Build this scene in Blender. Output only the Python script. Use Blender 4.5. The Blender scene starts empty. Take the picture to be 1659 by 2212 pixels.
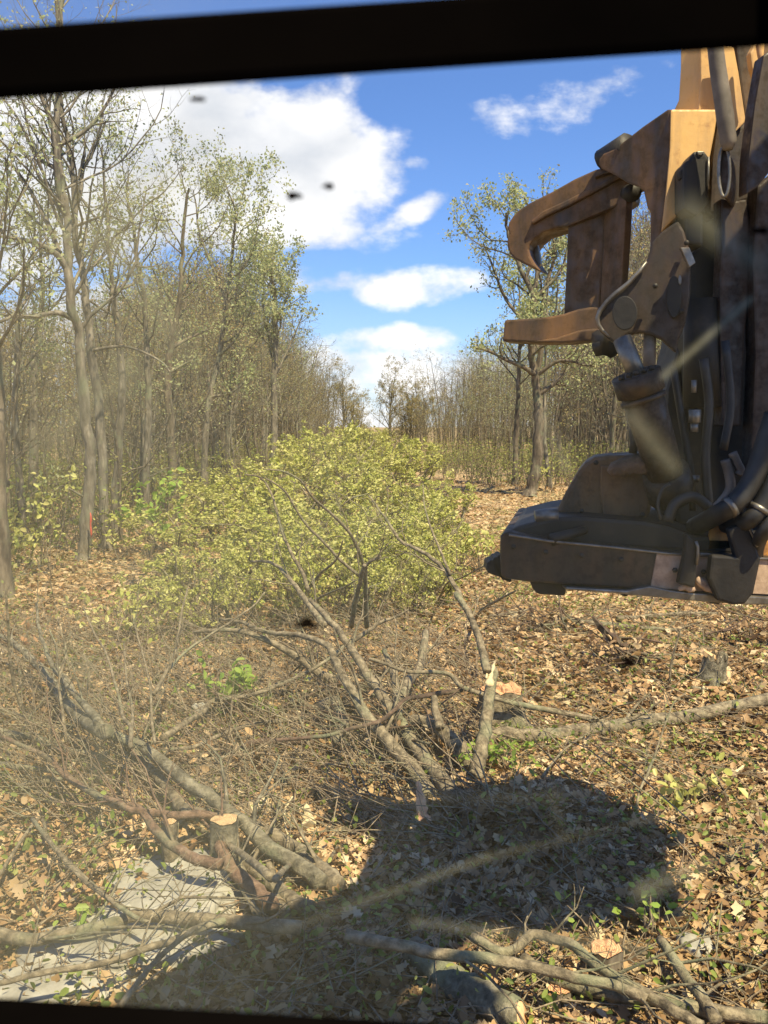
import bpy, bmesh, math, random
import numpy as np
from mathutils import Vector, Matrix

S = bpy.context.scene
COL = S.collection
PI = math.pi
rnd = random.Random(7)
NR = np.random.default_rng(11)

# ------------------------------------------------------------------ camera
PITCH = math.radians(5.7)
CZ = 3.0
cam = bpy.data.cameras.new('camera')
camo = bpy.data.objects.new('camera', cam); COL.objects.link(camo)
camo.location = (0, 0, CZ)
camo.rotation_euler = (PI / 2 - PITCH, 0, 0)
cam.sensor_fit = 'VERTICAL'; cam.sensor_height = 36; cam.lens = 30.19
cam.clip_start = 0.02; cam.clip_end = 5000
cam.dof.use_dof = True; cam.dof.focus_distance = 10; cam.dof.aperture_fstop = 9.5
S.camera = camo

# ------------------------------------------------------------------ sun, sky, exposure
SUNV = Vector((0.32, -0.46, 1.0)).normalized()
EL = math.asin(SUNV.z); ROT = math.atan2(SUNV.x, SUNV.y)
sun = bpy.data.lights.new('sun', 'SUN'); sun.energy = 5.0; sun.angle = math.radians(0.53); sun.color = (1.0, 0.875, 0.57)
suno = bpy.data.objects.new('sun', sun); COL.objects.link(suno)
suno.rotation_euler = SUNV.to_track_quat('Z', 'Y').to_euler()
S.view_settings.view_transform = 'Standard'; S.view_settings.look = 'None'
S.view_settings.exposure = 0.9; S.view_settings.gamma = 1
FCAM = 1855.0
def ray(vx, vy):
    X = (vx - 829.5) / FCAM; Y = -(vy - 1106) / FCAM
    return X, math.cos(PITCH) + Y * math.sin(PITCH), Y * math.cos(PITCH) - math.sin(PITCH)

w = bpy.data.worlds.new('World'); S.world = w; w.use_nodes = True
nt = w.node_tree; nt.nodes.clear()
def N(nt, typ, **kw):
    n = nt.nodes.new(typ)
    for k, v in kw.items():
        if k.startswith('i_'):
            key = k[2:]; key = int(key) if key.isdigit() else key.replace('_', ' ')
            n.inputs[key].default_value = v
        else: setattr(n, k, v)
    return n
def M(nt, op, a, b=None, c=None, clamp=False):
    n = nt.nodes.new('ShaderNodeMath'); n.operation = op; n.use_clamp = clamp
    for i, v in enumerate((a, b, c)):
        if v is None: continue
        if isinstance(v, (int, float)): n.inputs[i].default_value = v
        else: nt.links.new(v, n.inputs[i])
    return n.outputs[0]
def ramp(nt, fac, stops, interp='LINEAR'):
    n = nt.nodes.new('ShaderNodeValToRGB'); e = n.color_ramp; e.interpolation = interp
    while len(e.elements) < len(stops): e.elements.new(0.5)
    for el, (p, c) in zip(e.elements, stops):
        el.position = p; el.color = (*c, 1) if len(c) == 3 else c
    nt.links.new(fac, n.inputs[0]); return n.outputs[0]
def mixc(nt, fac, a, b, mode='MIX'):
    n = nt.nodes.new('ShaderNodeMix'); n.data_type = 'RGBA'; n.blend_type = mode; n.clamp_factor = True
    for i, v in ((0, fac), (6, a), (7, b)):
        if isinstance(v, (int, float)): n.inputs[i].default_value = v
        elif isinstance(v, tuple): n.inputs[i].default_value = (*v, 1)
        else: nt.links.new(v, n.inputs[i])
    return n.outputs[2]

def build_world():
    tc = N(nt, 'ShaderNodeTexCoord')
    sky = N(nt, 'ShaderNodeTexSky', sky_type='NISHITA', sun_disc=False, sun_elevation=EL, sun_rotation=ROT,
            air_density=1.0, dust_density=0.4, ozone_density=3.0)
    sx = N(nt, 'ShaderNodeSeparateXYZ'); nt.links.new(tc.outputs['Generated'], sx.inputs[0])
    X, Y, Z = sx.outputs
    yy = M(nt, 'MAXIMUM', Y, 0.02)
    u = M(nt, 'DIVIDE', X, yy); v = M(nt, 'DIVIDE', Z, yy)
    front = M(nt, 'GREATER_THAN', Y, 0.02)
    # noise warps
    cmb = N(nt, 'ShaderNodeCombineXYZ'); nt.links.new(u, cmb.inputs[0]); nt.links.new(M(nt, 'MULTIPLY', v, 1.5), cmb.inputs[1])
    n1 = N(nt, 'ShaderNodeTexNoise', i_Scale=8.0, i_Detail=10.0, i_Roughness=0.58); nt.links.new(cmb.outputs[0], n1.inputs['Vector'])
    n2 = N(nt, 'ShaderNodeTexNoise', i_Scale=5.0, i_Detail=5.0, i_Roughness=0.5)
    mp2 = N(nt, 'ShaderNodeMapping'); mp2.inputs['Location'].default_value = (3.3, 1.7, 2.0); nt.links.new(cmb.outputs[0], mp2.inputs[0]); nt.links.new(mp2.outputs[0], n2.inputs['Vector'])
    nz = M(nt, 'SUBTRACT', n1.outputs[0], 0.5)
    # (vx, vy, rx, ry, angle, strength) of each cloud bank, as directions
    cl = [(200, 330, 640, 235, 0, 2.0), (600, 290, 230, 120, 0.1, 1.5), (680, 380, 190, 140, 0, 1.6), (640, 480, 240, 60, -0.1, .9),
          (890, 458, 120, 26, 0.5, .62), (1082, 266, 75, 34, 0.05, .22), (1195, 228, 105, 28, 0.28, .12), (903, 352, 30, 16, 0, .42),
          (890, 618, 145, 50, 0.05, 1.05), (985, 606, 85, 34, -0.1, .85), (690, 608, 120, 34, 0.1, .50), (840, 735, 150, 34, 0.05, .9), (760, 790, 260, 60, 0, .8),
          (900, 830, 330, 75, 0, .9), (30, 560, 120, 85, 0, .95), (120, 760, 300, 140, 0, .85), (800, 900, 900, 60, 0, .9), (560, 600, 160, 40, 0, .5),
          (1500, 800, 260, 60, 0, .6), (-900, 200, 500, 300, 0, 1.1), (2600, 500, 500, 160, 0, 1.0)]
    F = None
    for vx, vy, rx, ry, an, st in cl:
        a, b, c = ray(vx, vy); u0, v0 = a / b, c / b
        du = M(nt, 'SUBTRACT', u, u0); dv = M(nt, 'SUBTRACT', v, v0)
        ca, sa = math.cos(an), math.sin(an)
        p = M(nt, 'ADD', M(nt, 'MULTIPLY', du, ca / (rx / FCAM)), M(nt, 'MULTIPLY', dv, sa / (rx / FCAM)))
        q = M(nt, 'ADD', M(nt, 'MULTIPLY', du, -sa / (ry / FCAM)), M(nt, 'MULTIPLY', dv, ca / (ry / FCAM)))
        d = M(nt, 'ADD', M(nt, 'MULTIPLY', p, p), M(nt, 'MULTIPLY', q, q))
        f = M(nt, 'MULTIPLY', M(nt, 'SUBTRACT', 1.0, d), st)
        f = M(nt, 'MAXIMUM', f, -1.5)
        F = f if F is None else M(nt, 'SMOOTH_MAX', F, f, 0.25)
    F = M(nt, 'ADD', F, M(nt, 'MULTIPLY', nz, 4.6))
    mask = N(nt, 'ShaderNodeMapRange', interpolation_type='SMOOTHSTEP'); nt.links.new(F, mask.inputs[0])
    mask.inputs[1].default_value = -0.10; mask.inputs[2].default_value = 0.95
    mk = M(nt, 'MULTIPLY', mask.outputs[0], front)
    # clouds behind the viewer: broken cumulus all round
    n3 = N(nt, 'ShaderNodeTexNoise', i_Scale=3.0, i_Detail=6.0); nt.links.new(tc.outputs['Generated'], n3.inputs['Vector'])
    bk = M(nt, 'MULTIPLY', ramp(nt, n3.outputs[0], [(0.60, (0, 0, 0)), (0.68, (1, 1, 1))]), M(nt, 'SUBTRACT', 1.0, front))
    mk = M(nt, 'MAXIMUM', mk, bk)
    shade = ramp(nt, M(nt, 'ADD', n2.outputs[0], M(nt, 'MULTIPLY', nz, 0.35)), [(0.36, (5.6, 5.9, 6.4)), (0.62, (9.0, 8.9, 8.8))])
    skyc = mixc(nt, 1.0, sky.outputs[0], (0.84, 1.06, 1.42), 'MULTIPLY')
    # whiter towards the horizon
    hz = ramp(nt, v, [(0.0, (1, 1, 1)), (0.16, (0, 0, 0))])
    skyc = mixc(nt, M(nt, 'MULTIPLY', hz, 0.5), skyc, (5.2, 6.2, 7.4))
    col = mixc(nt, mk, skyc, shade)
    bg = N(nt, 'ShaderNodeBackground', i_Strength=0.072); nt.links.new(col, bg.inputs[0])
    out = N(nt, 'ShaderNodeOutputWorld'); nt.links.new(bg.outputs[0], out.inputs[0])
build_world()

# ------------------------------------------------------------------ pixel <-> place helpers
# the photograph was measured in several enlargements; each maps (x, y) of that enlargement to one common frame
ZM = {'V': (1, 0, 0), '1': (.3873, 1016.5, 67.8), '2': (.3873, 1016.5, 677.7), '3': (.4085, 0, 0), '4': (.4085, 0, 609.9),
      '5': (.3677, 542.2, 745.5), '6': (.4085, 474.4, 1287.6), '7': (.4085, 0, 1287.6), '8': (.3873, 1016.5, 1287.6),
      'A': (.5, 0, 1694), 'B': (.5507, 745.5, 1694)}
def vv(z, p):
    s, ox, oy = ZM[z]; return ox + p[0] * s, oy + p[1] * s
def gz(x, y):
    return (0.10 * np.sin(.55 * x + 1.0) * np.cos(.43 * y) + 0.05 * np.sin(1.7 * x + .8 * y) + 0.03 * np.sin(3.1 * x - 2.3 * y + 1)) * np.clip((np.abs(y) + np.abs(x)) / 8, .3, 1) \
        + 0.25 * np.sin(x * .07 + 1) * np.sin(y * .05) * np.clip((y - 14) / 20, 0, 1)
def H(z, p, y):
    vx, vy = vv(z, p); a, b, c = ray(vx, vy); return np.array((a / b * y, y, CZ + c / b * y))
def G(z, p, h=0.0):
    vx, vy = vv(z, p); a, b, c = ray(vx, vy)
    zz = 0.0
    for _ in range(6):
        t = (zz + h - CZ) / min(c, -.004); zz = float(gz(a * t, b * t))
    return np.array((a * t, b * t, zz + h))

# ------------------------------------------------------------------ mesh helpers
class MB:
    def __init__(s): s.v = []; s.q = []; s.t = []; s.n = 0
    def add(s, v, q=None, t=None):
        v = np.asarray(v, float)
        if q is not None and len(q): s.q.append(np.asarray(q, int) + s.n)
        if t is not None and len(t): s.t.append(np.asarray(t, int) + s.n)
        s.v.append(v); s.n += len(v)
    def tube(s, pts, rad, k=6, cap=False, rough=0.0):
        P = np.asarray(pts, float); n = len(P)
        R = np.broadcast_to(np.asarray(rad, float), (n,))
        T = np.gradient(P, axis=0); T /= np.linalg.norm(T, axis=1)[:, None] + 1e-9
        m = np.abs(T.mean(0)); ref = np.zeros(3); ref[int(np.argmin(m))] = 1
        A = np.cross(T, ref); A /= np.linalg.norm(A, axis=1)[:, None] + 1e-9
        B = np.cross(T, A)
        an = np.arange(k) * 2 * PI / k
        RR = R[:, None] * np.ones((n, k))
        if rough: RR = RR * (1 + NR.uniform(-rough, rough, (n, k)))
        V = P[:, None, :] + RR[..., None] * (np.cos(an)[None, :, None] * A[:, None, :] + np.sin(an)[None, :, None] * B[:, None, :])
        i = np.arange(n - 1)[:, None] * k; j = np.arange(k)[None, :]; j2 = (j + 1) % k
        q = np.stack([i + j, i + j2, i + k + j2, i + k + j], -1).reshape(-1, 4)
        V = V.reshape(-1, 3); t = []
        if cap:
            V = np.vstack([V, P[0], P[-1]]); a0 = n * k; a1 = a0 + 1
            t = [(a0, (jj + 1) % k, jj) for jj in range(k)] + [(a1, (n - 1) * k + jj, (n - 1) * k + (jj + 1) % k) for jj in range(k)]
        s.add(V, q, t)
    def mesh(s, name, mats=None, smooth=True):
        me = bpy.data.meshes.new(name)
        V = np.vstack(s.v).astype(np.float32) if s.v else np.zeros((0, 3), np.float32)
        Q = np.vstack(s.q) if s.q else np.zeros((0, 4), int)
        T = np.vstack(s.t) if s.t else np.zeros((0, 3), int)
        me.vertices.add(len(V)); me.vertices.foreach_set('co', V.ravel())
        L = np.concatenate([Q.ravel(), T.ravel()]).astype(np.int32)
        me.loops.add(len(L)); me.loops.foreach_set('vertex_index', L)
        tot = np.concatenate([np.full(len(Q), 4), np.full(len(T), 3)]).astype(np.int32)
        st = np.concatenate([[0], np.cumsum(tot)[:-1]]).astype(np.int32) if len(tot) else tot
        me.polygons.add(len(tot)); me.polygons.foreach_set('loop_start', st); me.polygons.foreach_set('loop_total', tot)
        me.polygons.foreach_set('use_smooth', np.full(len(tot), smooth))
        me.update(calc_edges=True)
        if mats is not None: me.materials.append(mats)
        return me
    def obj(s, name, mat, parent=None, smooth=True, origin=None):
        if origin is not None: s.v = [a - np.asarray(origin) for a in s.v]
        o = bpy.data.objects.new(name, s.mesh(name, mat, smooth)); COL.objects.link(o)
        if parent is not None: o.parent = parent
        elif origin is not None: o.location = origin
        return o
def tag(o, label=None, cat=None, group=None, kind=None):
    for k, v in (('label', label), ('category', cat), ('group', group), ('kind', kind)):
        if v: o[k] = v
    return o
def empty(name, loc, label, cat, group=None):
    o = bpy.data.objects.new(name, None); COL.objects.link(o); o.location = [float(c) for c in loc]; o.empty_display_size = .2
    return tag(o, label, cat, group)
def copy_tree(o, parent=None):
    c = o.copy(); COL.objects.link(c); c.parent = parent
    for ch in list(o.children): copy_tree(ch, c)
    return c
def catmull(P, sub=4):
    P = np.asarray(P, float); n = len(P)
    if n < 3: return np.array([P[0] + (P[-1] - P[0]) * t for t in np.linspace(0, 1, sub + 1)])
    E = np.vstack([2 * P[0] - P[1], P, 2 * P[-1] - P[-2]]); out = []
    for i in range(1, n):
        a, b, c, d = E[i - 1], E[i], E[i + 1], E[i + 2]
        for t in np.arange(sub) / sub:
            out.append(.5 * (2 * b + (c - a) * t + (2 * a - 5 * b + 4 * c - d) * t * t + (3 * b - a - 3 * c + d) * t ** 3))
    out.append(P[-1]); return np.array(out)

# ------------------------------------------------------------------ materials
def newmat(name):
    m = bpy.data.materials.new(name); m.use_nodes = True; t = m.node_tree; t.nodes.clear()
    return m, t, N(t, 'ShaderNodeOutputMaterial')
def principled(t, out, **kw):
    b = N(t, 'ShaderNodeBsdfPrincipled')
    for k, v in kw.items(): b.inputs[k.replace('_', ' ')].default_value = v
    t.links.new(b.outputs[0], out.inputs[0]); return b
def noise_tex(t, scale, detail=4, rough=.55, stretch=None, coord='Object'):
    tc = N(t, 'ShaderNodeTexCoord'); n = N(t, 'ShaderNodeTexNoise', i_Scale=scale, i_Detail=float(detail), i_Roughness=rough)
    if stretch:
        mp = N(t, 'ShaderNodeMapping'); mp.inputs['Scale'].default_value = stretch
        t.links.new(tc.outputs[coord], mp.inputs[0]); t.links.new(mp.outputs[0], n.inputs['Vector'])
    else: t.links.new(tc.outputs[coord], n.inputs['Vector'])
    return n.outputs[0]
def bump(t, b, h, strength, dist=0.02):
    n = N(t, 'ShaderNodeBump', i_Strength=strength, i_Distance=dist); t.links.new(h, n.inputs['Height']); t.links.new(n.outputs[0], b.inputs['Normal'])
def mat_bark(name, dark, mid, light, scale=9, stretch=(1, 1, .25), bs=.8):
    m, t, o = newmat(name); b = principled(t, o, Roughness=.9)
    n = noise_tex(t, scale, 6, .65, stretch); n2 = noise_tex(t, 2.2, 3)
    c = ramp(t, n, [(.33, dark), (.5, mid), (.68, light)])
    c = mixc(t, ramp(t, n2, [(.52, (0, 0, 0)), (.66, (.45, .45, .45))]), c, (.20, .23, .13))
    t.links.new(c, b.inputs['Base Color']); bump(t, b, n, bs, .03); return m
def mat_leaf(name, cols, trans=.45, rough=.55, patch=None):
    m, t, o = newmat(name)
    g = N(t, 'ShaderNodeNewGeometry')
    c = ramp(t, g.outputs['Random Per Island'], [(i / max(1, len(cols) - 1), k) for i, k in enumerate(cols)])
    if patch:
        n = noise_tex(t, patch[0], 3); c = mixc(t, ramp(t, n, [(.42, (0, 0, 0)), (.62, (1, 1, 1))]), c, mixc(t, 1.0, c, patch[1], 'MULTIPLY'))
    b = N(t, 'ShaderNodeBsdfPrincipled'); b.inputs['Roughness'].default_value = rough; b.inputs['Specular IOR Level'].default_value = .3
    tr = N(t, 'ShaderNodeBsdfTranslucent'); mx = N(t, 'ShaderNodeMixShader'); mx.inputs[0].default_value = trans
    t.links.new(c, b.inputs['Base Color']); t.links.new(c, tr.inputs[0])
    t.links.new(b.outputs[0], mx.inputs[1]); t.links.new(tr.outputs[0], mx.inputs[2]); t.links.new(mx.outputs[0], o.inputs[0]); return m
def mat_plain(name, stops, scale=6, rough=.7, metal=0, detail=6, stretch=None, bs=.25, r2=None, spec=.5):
    m, t, o = newmat(name); b = principled(t, o, Roughness=rough, Metallic=metal); b.inputs['Specular IOR Level'].default_value = spec
    n = noise_tex(t, scale, detail, .62, stretch); t.links.new(ramp(t, n, stops), b.inputs['Base Color'])
    if r2: t.links.new(ramp(t, n, [(.3, (r2[0],) * 3), (.7, (r2[1],) * 3)]), b.inputs['Roughness'])
    bump(t, b, n, bs, .01); return m
def mat_paint(name, base, worn, rust, grime, g_amt=.5, clean=0.0):
    m, t, o = newmat(name); b = principled(t, o, Roughness=.55)
    n1 = noise_tex(t, 3.0, 6, .6); n2 = noise_tex(t, 14, 8, .7); n3 = noise_tex(t, 38, 5, .7)
    n4 = noise_tex(t, 7, 6, .65, (1, 1, .22))
    c = mixc(t, ramp(t, n1, [(.35, (0, 0, 0)), (.7, (1, 1, 1))]), base, worn)
    c = mixc(t, ramp(t, n2, [(.50 + clean, (0, 0, 0)), (.64 + clean, (.85, .85, .85))]), c, rust)
    c = mixc(t, ramp(t, n4, [(.45 - .25 * g_amt, (0, 0, 0)), (.75 - .15 * g_amt, (.9, .9, .9))]), c, grime)
    c = mixc(t, ramp(t, n3, [(.63 + clean, (0, 0, 0)), (.70 + clean, (.9, .9, .9))]), c, (.03, .022, .016))
    t.links.new(c, b.inputs['Base Color'])
    t.links.new(ramp(t, n2, [(.4, (.42,) * 3), (.6, (.85,) * 3)]), b.inputs['Roughness'])
    bump(t, b, n2, .25, .006); return m

BARK_G = mat_bark('grey bark', (.04, .034, .027), (.135, .115, .085), (.28, .24, .18))
BARK_B = mat_bark('brown bark', (.035, .026, .02), (.11, .085, .058), (.23, .185, .13), 7)
BARK_F = mat_bark('fallen bark', (.045, .035, .022), (.17, .135, .085), (.33, .27, .175), 16, (1, 1, 1))
BARK_T = mat_bark('twig bark', (.06, .042, .026), (.19, .14, .09), (.36, .29, .19), 20, (1, 1, 1), .3)
BARK_R = mat_bark('reddish bark', (.05, .028, .018), (.16, .095, .06), (.27, .18, .12), 16, (1, 1, 1))
BARK_L = mat_bark('lichened bark', (.04, .034, .022), (.15, .13, .085), (.32, .28, .19), 11, (1, 1, 1), 1.0)
BARK_D = mat_bark('rotten bark', (.02, .014, .01), (.09, .055, .035), (.17, .11, .075), 9, (1, 1, 1), 1.0)
LEAF_TOP = mat_leaf('young canopy leaf', [(.32, .36, .16), (.44, .48, .24), (.38, .44, .20), (.50, .50, .27), (.42, .38, .22)], .5)
LEAF_OLV = mat_leaf('olive woods leaf', [(.22, .22, .08), (.36, .33, .13), (.42, .34, .15), (.38, .25, .13), (.30, .31, .11)], .45)
LEAF_MID = mat_leaf('bright bush leaf', [(.34, .35, .08), (.52, .50, .16), (.66, .62, .27), (.42, .43, .11), (.58, .52, .20)], .40, .42, (1.3, (.80, .86, .58)))
LEAF_GRN = mat_leaf('fresh green leaf', [(.24, .38, .06), (.34, .46, .09), (.42, .50, .13)], .5, .4)
LEAF_UND = mat_leaf('undergrowth leaf', [(.16, .20, .05), (.28, .31, .08), (.36, .38, .12), (.32, .26, .10), (.24, .29, .07)], .4)
LEAF_LOW = mat_leaf('low seedling leaf', [(.08, .12, .025), (.16, .21, .04), (.26, .30, .07), (.36, .38, .11)], .35)
LITTER = mat_leaf('dry leaf', [(.07, .038, .018), (.30, .175, .08), (.48, .31, .15), (.60, .43, .24), (.34, .185, .085), (.70, .56, .36), (.13, .075, .038), (.54, .35, .19), (.18, .10, .05)], .15, .6, (.9, (.62, .60, .50)))
LITTER_W = mat_leaf('wilted orange leaf', [(.42, .22, .10), (.54, .33, .17), (.34, .18, .09)], .3)
WOOD = mat_plain('fresh cut wood', [(.3, (.36, .20, .09)), (.5, (.56, .37, .19)), (.7, (.68, .48, .28))], 12, .8, 0, 8, (1, 1, .3), .5)
def mat_cut(name, a, b, c):
    m, t, o = newmat(name); p = principled(t, o, Roughness=.85); tc = N(t, 'ShaderNodeTexCoord')
    wv = N(t, 'ShaderNodeTexWave', wave_type='RINGS', rings_direction='Z', i_Scale=26.0, i_Distortion=2.5, i_Detail=3.0); wv.inputs['Detail Scale'].default_value = 2.0
    t.links.new(tc.outputs['Object'], wv.inputs['Vector'])
    n = noise_tex(t, 18, 6, .65); c1 = mixc(t, wv.outputs['Fac'], a, b); c2 = mixc(t, ramp(t, n, [(.5, (0, 0, 0)), (.68, (.8, .8, .8))]), c1, c)
    t.links.new(c2, p.inputs['Base Color']); bump(t, p, n, .6, .008); return m
CUT = mat_cut('sawn end grain', (.34, .21, .10), (.60, .42, .22), (.24, .14, .07))
CUTO = mat_cut('orange end grain', (.36, .17, .08), (.66, .40, .21), (.26, .12, .06))
WOODP = mat_plain('pale split wood', [(.3, (.42, .31, .16)), (.6, (.66, .54, .32))], 20, .8, 0, 6, (1, 1, .2), .5)
WOODO = mat_plain('orange heartwood', [(.3, (.52, .24, .12)), (.6, (.72, .42, .22)), (.75, (.80, .58, .36))], 16, .8, 0, 8, (1, 1, .5), .6)
ROCK = mat_plain('grey rock', [(.25, (.16, .15, .12)), (.5, (.30, .28, .23)), (.75, (.44, .42, .35))], 6, .9, 0, 10, None, .9)
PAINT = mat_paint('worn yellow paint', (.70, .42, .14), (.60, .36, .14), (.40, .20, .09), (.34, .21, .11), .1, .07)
PAINT_SHADE = mat_paint('shaded grimy yellow paint', (.20, .098, .030), (.15, .074, .026), (.09, .045, .02), (.03, .022, .014), .7, .03)  # shaded copy of the yellow paint: shade and grime both in its colour
PAINT_DEEP_SHADE = mat_paint('deep shaded paint', (.09, .045, .018), (.06, .032, .015), (.04, .022, .012), (.012, .010, .008), .9)  # same paint darker again, deep shade put into the colour
PAINT_O = mat_paint('orange paint', (.72, .30, .03), (.62, .28, .05), (.28, .12, .04), (.14, .08, .04), .15)
GREASE = mat_plain('greasy black metal', [(.3, (.008, .007, .006)), (.6, (.022, .018, .014)), (.8, (.06, .04, .025))], 8, .6, .2, 8, None, .5)
SUNLIT_MUD = mat_plain('sunlit mud on steel', [(.3, (.16, .10, .07)), (.5, (.42, .29, .20)), (.75, (.62, .47, .35))], 10, .85, 0, 9, None, .6)  # mud tone with the sun's brightness mixed into the colour
STEEL = mat_plain('worn steel', [(.3, (.10, .085, .07)), (.6, (.22, .20, .17)), (.8, (.50, .46, .40))], 14, .4, .6, 7, None, .2)
GREYM = mat_plain('dusty grey hose', [(.3, (.07, .058, .045)), (.6, (.15, .125, .10)), (.8, (.24, .20, .16))], 9, .7, .0, 7, None, .2)
HOSE = mat_plain('black rubber', [(.3, (.010, .009, .008)), (.7, (.035, .03, .024))], 12, .55, 0, 5, None, .2)
CABM = mat_plain('black cab frame', [(.3, (.0016, .0013, .0013)), (.7, (.003, .0024, .0022))], 8, 1.0, 0, 4, None, .1, None, 0.0)
BUG = mat_plain('dried insect', [(.3, (.003, .002, .002)), (.7, (.008, .005, .004))], 300, 1.0, 0, 4, None, .1, None, 0.0)
REDR = mat_plain('red ribbon', [(.3, (.40, .06, .035)), (.7, (.52, .10, .06))], 30, .6)

def mat_ground():
    m, t, o = newmat('leaf strewn ground'); b = principled(t, o, Roughness=.95)
    tc = N(t, 'ShaderNodeTexCoord')
    vo = N(t, 'ShaderNodeTexVoronoi', i_Scale=11.0); vo.inputs['Randomness'].default_value = 1
    wn = N(t, 'ShaderNodeTexNoise', i_Scale=6.0, i_Detail=3.0)
    mp = N(t, 'ShaderNodeMix'); mp.data_type = 'VECTOR'; mp.inputs[0].default_value = .12
    t.links.new(tc.outputs['Object'], wn.inputs['Vector']); t.links.new(tc.outputs['Object'], mp.inputs[4]); t.links.new(wn.outputs['Color'], mp.inputs[5])
    t.links.new(mp.outputs[1], vo.inputs['Vector'])
    sp = N(t, 'ShaderNodeSeparateColor'); t.links.new(vo.outputs['Color'], sp.inputs[0])
    c = ramp(t, sp.outputs[0], [(0, (.10, .06, .03)), (.3, (.26, .15, .07)), (.6, (.40, .26, .13)), (.85, (.50, .36, .20)), (1, (.56, .44, .28))])
    n = noise_tex(t, .35, 5, .6); n2 = noise_tex(t, 5, 6, .7); n3 = noise_tex(t, .12, 4, .6)
    gr = ramp(t, n2, [(.35, (.06, .07, .02)), (.6, (.15, .17, .045)), (.75, (.24, .24, .08))])
    f = ramp(t, n, [(.44, (0, 0, 0)), (.60, (.75, .75, .75))])
    c = mixc(t, M(t, 'MULTIPLY', f, ramp(t, n2, [(.4, (.2,) * 3), (.6, (1, 1, 1))])), c, gr)
    c = mixc(t, ramp(t, noise_tex(t, 1.6, 7, .7), [(.50, (0, 0, 0)), (.66, (.7, .7, .7))]), c, (.07, .05, .03))
    t.links.new(c, b.inputs['Base Color'])
    bump(t, b, sp.outputs[1], .7, .05); return m
GROUND = mat_ground()

# ------------------------------------------------------------------ ground
def build_ground():
    g1 = np.concatenate([-np.geomspace(1400, 16, 26), np.linspace(-15.5, 15.5, 125), np.geomspace(16, 1400, 26)])
    g2 = np.concatenate([-np.geomspace(300, 3, 12), np.linspace(-2.5, 40, 160), np.geomspace(41, 2500, 44)])
    X, Y = np.meshgrid(g1, g2); Z = gz(X, Y) * np.clip(1 - (Y - 150) / 300, 0.0, 1)
    # the land falls a little far ahead and rises into the woods on each side
    mb = MB(); nx = len(g1); ny = len(g2)
    i = (np.arange(ny - 1)[:, None] * nx + np.arange(nx - 1)[None, :]).ravel()
    mb.add(np.stack([X, Y, Z], -1).reshape(-1, 3), np.stack([i, i + 1, i + nx + 1, i + nx], -1))
    tag(mb.obj('ground', GROUND), 'leaf strewn forest floor of the cleared lane', None, None, 'structure')
build_ground()

# ------------------------------------------------------------------ leaves
def rot_rand(n, rng, flat=0.0):
    """n random frames; flat 0 = any way up, 1 = nearly level"""
    up = rng.normal(size=(n, 3)); up /= np.linalg.norm(up, axis=1)[:, None]
    up = up * (1 - flat) + np.array([0, 0, 1.0]) * flat + 1e-6; up /= np.linalg.norm(up, axis=1)[:, None]
    a = rng.normal(size=(n, 3)); a -= up * (a * up).sum(1)[:, None]; a /= np.linalg.norm(a, axis=1)[:, None]
    return a, np.cross(up, a), up
def leaves(mb, P, size, rng, flat=0.0, shape='oval', var=.35, droop=0.0):
    P = np.asarray(P, float); n = len(P)
    if not n: return
    a, b, c = rot_rand(n, rng, flat)
    if droop: a[:, 2] -= droop; a /= np.linalg.norm(a, axis=1)[:, None]; b = np.cross(c, a); b /= np.linalg.norm(b, axis=1)[:, None]; c = np.cross(a, b)
    s = size * (1 + rng.uniform(-var, var, n))
    if shape == 'oval': T = np.array([(0, 0, 0), (.45, .30, .10), (1, 0, -.06), (.45, -.30, .10)]); q = [(0, 1, 2, 3)]; tr = None
    elif shape == 'six':
        T = np.array([(0, 0, 0), (.28, .24, .07), (.72, .25, .05), (1, 0, -.05), (.72, -.25, .05), (.28, -.24, .07)])
        q = [(0, 1, 2, 3), (0, 3, 4, 5)]; tr = None
    else:  # lobed, curled
        half = [(.0, .02), (.16, .10), (.24, .26), (.34, .13), (.46, .34), (.58, .16), (.72, .30), (.84, .12), (1, 0)]
        T = [(x, 0, 0) for x, _ in half] + [(x, y, .22 * y) for x, y in half] + [(x, -y, .22 * y) for x, y in half]
        T = np.array(T, float); T[:, 2] += .22 * (T[:, 0] - .5) ** 2 * 2 - .05; k = len(half); q = []
        for i in range(k - 1): q += [(i, i + 1, k + i + 1, k + i), (i + 1, i, 2 * k + i, 2 * k + i + 1)]
        tr = None
    curl = rng.uniform(.3, 2.2, n)
    L = np.repeat(T[None], n, 0); L[:, :, 2] *= curl[:, None]
    V = P[:, None, :] + s[:, None, None] * (L[..., :1] * a[:, None] + L[..., 1:2] * b[:, None] + L[..., 2:3] * c[:, None])
    m = len(T); q = np.array(q)
    Q = (np.arange(n)[:, None, None] * m + q[None]).reshape(-1, 4)
    mb.add(V.reshape(-1, 3), Q)

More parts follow.
